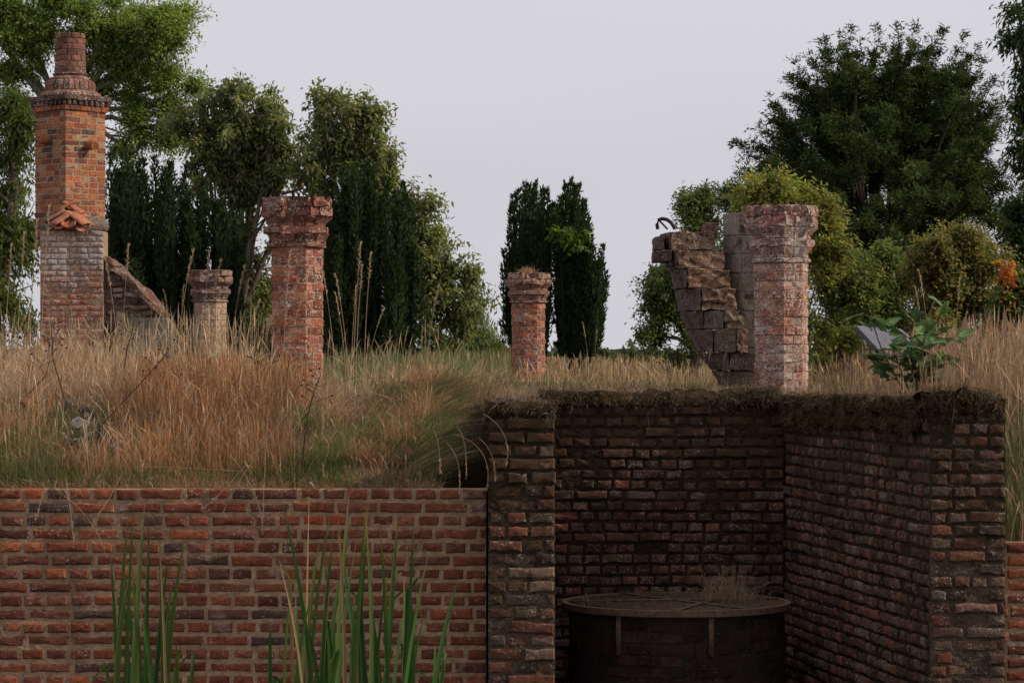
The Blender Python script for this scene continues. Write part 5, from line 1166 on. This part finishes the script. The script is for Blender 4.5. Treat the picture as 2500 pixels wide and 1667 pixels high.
# ------------------------------------------------------------------ reeds
def reed_clump(label, blades_, D, seed):
    r = np.random.default_rng(seed); bx = np.mean([b[1] for b in blades_]); b0 = np.array((wx(bx, D), D, -.25))
    root = thing('reed_clump', label, 'reeds', tuple(b0), 'reeds growing in the moat')
    more = [(t_[0] + r.normal(0, 14), t_[1] + r.normal(0, 7), t_[2] + abs(r.normal(40, 70))) for t_ in blades_ if r.random() < .28]
    for tx_, x1667, ty_ in [(a_, b_, c_ - 14) for a_, b_, c_ in blades_] + more:
        dd = D + r.uniform(-.25, .25); top = P(tx_, ty_, dd); low = P(x1667, 1667, dd + r.normal(0, .05))
        bot = low + (low - top) * .0; bot = bot + np.array(((low[0] - top[0]) * .35, 0, 0)); bot[0] = b0[0] + (bot[0] - b0[0]) * .92; bot[2] = -.25
        n = 9; V = []; F = []; wmax = .0095 + .0055 * r.random(); fa = r.normal(0, .5); sdv = np.array((math.cos(fa), math.sin(fa), 0)); nv = np.array((-math.sin(fa), math.cos(fa), 0))
        c_ = np.array(((.034, .084, .018), (.022, .060, .013), (.044, .098, .020), (.062, .100, .020))[r.integers(4)]) * (1 + r.normal(0, .1)); cl = []; bx_ = r.normal(0, .07); tipb = r.random() < .6; fold_ = (r.random() < .16) * r.choice((-1, 1)); dead = r.random() < .07
        if dead: c_ = np.array((.24, .15, .075)); wmax *= .6
        for k in range(n + 1):
            t_ = k / n; ctrl = low + np.array((r.normal(0, .0), 0, 0)); p = bot * (1 - t_) ** 2 + 2 * t_ * (1 - t_) * (low * 1.0) + top * t_ ** 2; p = p + np.array((bx_ * .5 * math.sin(t_ * 3.1) + fold_ * .5 * max(0, t_ - .8), 0, -abs(fold_) * 1.3 * max(0, t_ - .8)))
            wv = wmax * (min(1, .7 + t_ * .6)) * (1 - t_ ** 4.6) + .0010
            V += [p - sdv * wv, p + nv * wv * .35, p + sdv * wv]; cc = c_ if t_ < .93 else (np.array((.20, .14, .06)) if tipb else c_ * 1.3); cl += [cc] * 3
        for k in range(n): a = k * 3; F += [(a, a + 1, a + 4, a + 3), (a + 1, a + 2, a + 5, a + 4)]
        m = MB(); m.add(np.array(V) - b0, F, np.array(cl)); obj('leaf', m.mesh('leaf', M_reed), root)
reed_clump('narrow clump of green reed leaves in front of the wall at the left', [(327, 298, 1227), (354, 325, 1239), (313, 288, 1274), (269, 283, 1353), (363, 335, 1284), (454, 420, 1313), (388, 400, 1310), (363, 378, 1346), (410, 365, 1375), (430, 362, 1407), (320, 330, 1389), (477, 462, 1519),
    (261, 263, 1566), (416, 372, 1447), (372, 350, 1420), (340, 345, 1500), (445, 430, 1600), (300, 294, 1450), (395, 402, 1480), (412, 408, 1540), (430, 434, 1580)], 13.2, 1)
reed_clump('tallest clump of green reed leaves below the tall pillar', [(690, 735, 1245), (703, 720, 1219), (755, 752, 1223), (808, 780, 1263), (853, 832, 1216), (815, 795, 1306), (781, 762, 1335), (826, 828, 1281), (893, 845, 1245), (891, 855, 1273), (663, 700, 1530), (721, 738, 1465), (760, 742, 1470), (790, 770, 1480),
    (720, 725, 1400), (740, 745, 1520), (835, 815, 1400), (870, 838, 1340), (800, 760, 1390), (858, 826, 1500)], 13.0, 2)
reed_clump('wide clump of green reed leaves just left of the brick pier', [(860, 893, 1302), (902, 912, 1234), (927, 918, 1302), (972, 930, 1270), (994, 944, 1273), (1012, 962, 1266), (1045, 985, 1371), (1119, 1040, 1425), (1108, 1062, 1519), (1041, 1015, 1501), (1007, 1002, 1527), (1061, 1030, 1588), (896, 888, 1418), (867, 872, 1461),
    (950, 928, 1400), (985, 950, 1420), (970, 955, 1480), (1000, 975, 1440), (905, 900, 1500), (940, 915, 1480), (1015, 985, 1560)], 13.4, 3)

# ------------------------------------------------------------------ sapling with broad leaves
def maple_leaf(S, r):
    ang = [(-90, .12), (-150, .42), (-170, .55), (175, .50), (160, .82), (140, .60), (120, .72), (95, 1.0), (90, 1.06), (85, 1.0), (60, .72), (40, .60), (20, .82), (5, .50), (-10, .55), (-30, .42)]
    V = [(0, 0, .0)]; 
    for a, q in ang: V.append((S * .6 * q * math.cos(math.radians(a)), S * .6 * q * math.sin(math.radians(a)) + S * .1, -.16 * S * q * q + r.normal(0, .004)))
    n = len(ang); return pd_mesh('leaf', V, [(0, 1 + k, 1 + (k + 1) % n) for k in range(n)], M_sap, True)
t = NT('sapling_leaf'); oi = t.n('ShaderNodeObjectInfo'); n1 = t.noise(t.pos(), 40, 3)
cc = t.mix(1.0, oi.outputs['Color'], t.ramp(n1, .3, .7, (.8, .8, .8), (1.2, 1.2, 1.2)), 'MULTIPLY')
p = t.n('ShaderNodeBsdfPrincipled'); t.l(cc, p.inputs[0]); p.inputs['Roughness'].default_value = .75; tr_ = t.n('ShaderNodeBsdfTranslucent'); t.l(cc, tr_.inputs[0])
mx = t.n('ShaderNodeMixShader'); mx.inputs[0].default_value = .3; t.l(p.outputs[0], mx.inputs[1]); t.l(tr_.outputs[0], mx.inputs[2]); t.l(mx.outputs[0], t.out.inputs[0]); M_sap = t.m
r = np.random.default_rng(81); LM = [maple_leaf(.19, r) for _ in range(5)]
SPD = 20.9; sb = np.array((wx(2235, SPD), SPD, float(ground_z(wx(2235, SPD), SPD)) - .02))
sp = thing('sycamore_sapling', 'young sycamore sapling with broad green leaves above the mossy side wall', 'sapling', tuple(sb))
stems = [((2235, 965), (2240, 880), (2278, 740)), ((2228, 965), (2230, 860), (2218, 775)), ((2215, 965), (2150, 870), (2128, 775)), ((2240, 965), (2275, 900), (2300, 830)), ((2225, 965), (2195, 900), (2180, 850)), ((2230, 965), (2250, 930), (2290, 880))]
for s_ in stems:
    q = np.array([P(x, y, SPD + r.uniform(-.15, .15)) for x, y in s_]); tt = np.linspace(0, 1, 8)[:, None]; cur = q[0] * (1 - tt) ** 2 + 2 * tt * (1 - tt) * q[1] + q[2] * tt ** 2
    m = MB(); m.add(*tube(cur - sb, np.linspace(.009, .004, 8), 6)); obj('stem', m.mesh('stem', M_bark), sp)
    for k in range(16):
        i = 2 + int(r.integers(6)); base = cur[min(i, 7)]; a = r.random() * 6.28; off = np.array((math.cos(a), math.sin(a), .25)) * r.uniform(.04, .13); pe = base + off
        mm = MB(); mm.add(*tube([base - sb, pe - sb], .0018, 4)); pt = obj('leaf_stalk', mm.mesh('leaf_stalk', M_bark), sp)
        lf = obj('leaf', LM[r.integers(5)], sp, tuple(np.array(((.10, .18, .055), (.12, .21, .06), (.08, .145, .055))[r.integers(3)]) * (1 + r.normal(0, .1))))
        lf.location = pe - sb; lf.rotation_euler = (r.normal(.45, .35), r.normal(0, .35), a - math.pi / 2); sc_ = r.uniform(.6, 1.05); lf.scale = (sc_, sc_, sc_)

# ------------------------------------------------------------------ rubble in the bank
def stone_mesh(S, r):
    import bmesh
    bm = bmesh.new(); bmesh.ops.create_icosphere(bm, subdivisions=2, radius=1)
    sc = np.array((1.1, .8, .62)) * S; o_ = r.random(3) * 50; cuts_ = [(unit(r.normal(size=3)), r.uniform(.35, .6)) for _ in range(9)]
    for v in bm.verts:
        p = np.array(v.co); k = 1 + .35 * float(vnoise(p + o_, 1.6, 2)) + .14 * float(vnoise(p + o_, 5, 3)); q_ = p * k
        for nn_, hh_c in cuts_: q_ = q_ - nn_ * max(0., float(q_ @ nn_) - hh_c)
        v.co = Vector([float(x) for x in q_ * sc])
    me = bpy.data.meshes.new('rubble_stone'); bm.to_mesh(me); bm.free(); me.materials.append(M_rubble); return me
r = np.random.default_rng(91)
RB = [(140, 940, .075, (.42, .36, .32), 'round pale stone at the top left of the rubble in the bank'), (172, 992, .06, (.22, .22, .22), 'grey stone in the middle of the rubble heap'), (205, 1032, .06, (.50, .46, .42), 'whitest stone low in the rubble heap'),
      (250, 1062, .035, (.42, .4, .34), 'small pale stone at the lower end of the rubble'), (180, 972, .05, (.32, .12, .07), 'reddish stone under the broken bricks of the rubble'), (215, 1000, .05, (.30, .25, .22), 'brownish stone beside the whitest stone in the rubble'), (322, 1000, .07, (.36, .30, .27), 'rounded stone right of the rubble heap'),
      (165, 1065, .04, (.34, .3, .24), 'small tan stone in green grass below the rubble'), (575, 1055, .06, (.40, .33, .29), 'pale stone low in the bank left of the tall pillar'), (968, 1008, .05, (.34, .24, .2), 'flat brown stone right of the weed stem')]
rx_ = np.random.default_rng(93)
for k_ in range(14):
    sz_ = ('small', 'tiny', 'medium')[k_ % 3]; tone_, c_ = (('grey', (.26, .24, .22)), ('whitish', (.46, .42, .37)), ('reddish', (.27, .12, .08)), ('tan', (.34, .27, .2)))[k_ % 4]; x_ = float(rx_.uniform(130, 310))
    RB.append((x_, float(rx_.uniform(945, 1085)), {'small': .04, 'tiny': .025, 'medium': .055}[sz_], c_, '%s %s stone lying %s the rubble patch of the bank' % (sz_, tone_, 'at the left of' if x_ < 190 else 'in the middle of' if x_ < 250 else 'at the right of')))
def on_bank(px, py):
    best = None
    for D_ in np.arange(16.5, 20.4, .03):
        X = wx(px, D_); g_ = float(ground_z(np.array(X), np.array(D_))); y = HOR + FPX * (EZ - g_) / D_
        if best is None or abs(y - py) < best[0]: best = (abs(y - py), X, D_, g_)
    return best[1:]
for px_, py_, S, c_, lab in RB:
    X, D_, g_ = on_bank(px_, py_ + 10); o = obj("rubble_stone", stone_mesh(S * 1.25, r), None, tuple(.62 * q for q in c_), label=lab, category='stone', group='rubble stones in the bank'); o.location = (X, D_ - .06, g_ + S * .45); o.rotation_euler = (r.random(), r.random(), r.random() * 6)
for px_, py_, ro, lab in ((190, 968, .1, 'broken red brick on the top of the rubble heap'), (222, 972, -.2, 'red brick lying flat right of the broken one on the rubble'), (90, 1030, .9, 'dark red brick standing on end at the left in the bank')):
    X, D_, g_ = on_bank(px_, py_); o = obj('loose_brick', brick_mesh('loose_brick', .2, .06, .1, M_rubble, r, .006), None, (.32, .11, .06), label=lab, category='brick'); o.location = (X, D_ - .1, g_ + .07); o.rotation_euler = (0, ro, r.normal(0, .3))
print('objects', len(bpy.data.objects), 'triangles', sum((len(o.data.loops) - 2 * len(o.data.polygons)) for o in bpy.data.objects if o.type == 'MESH'))
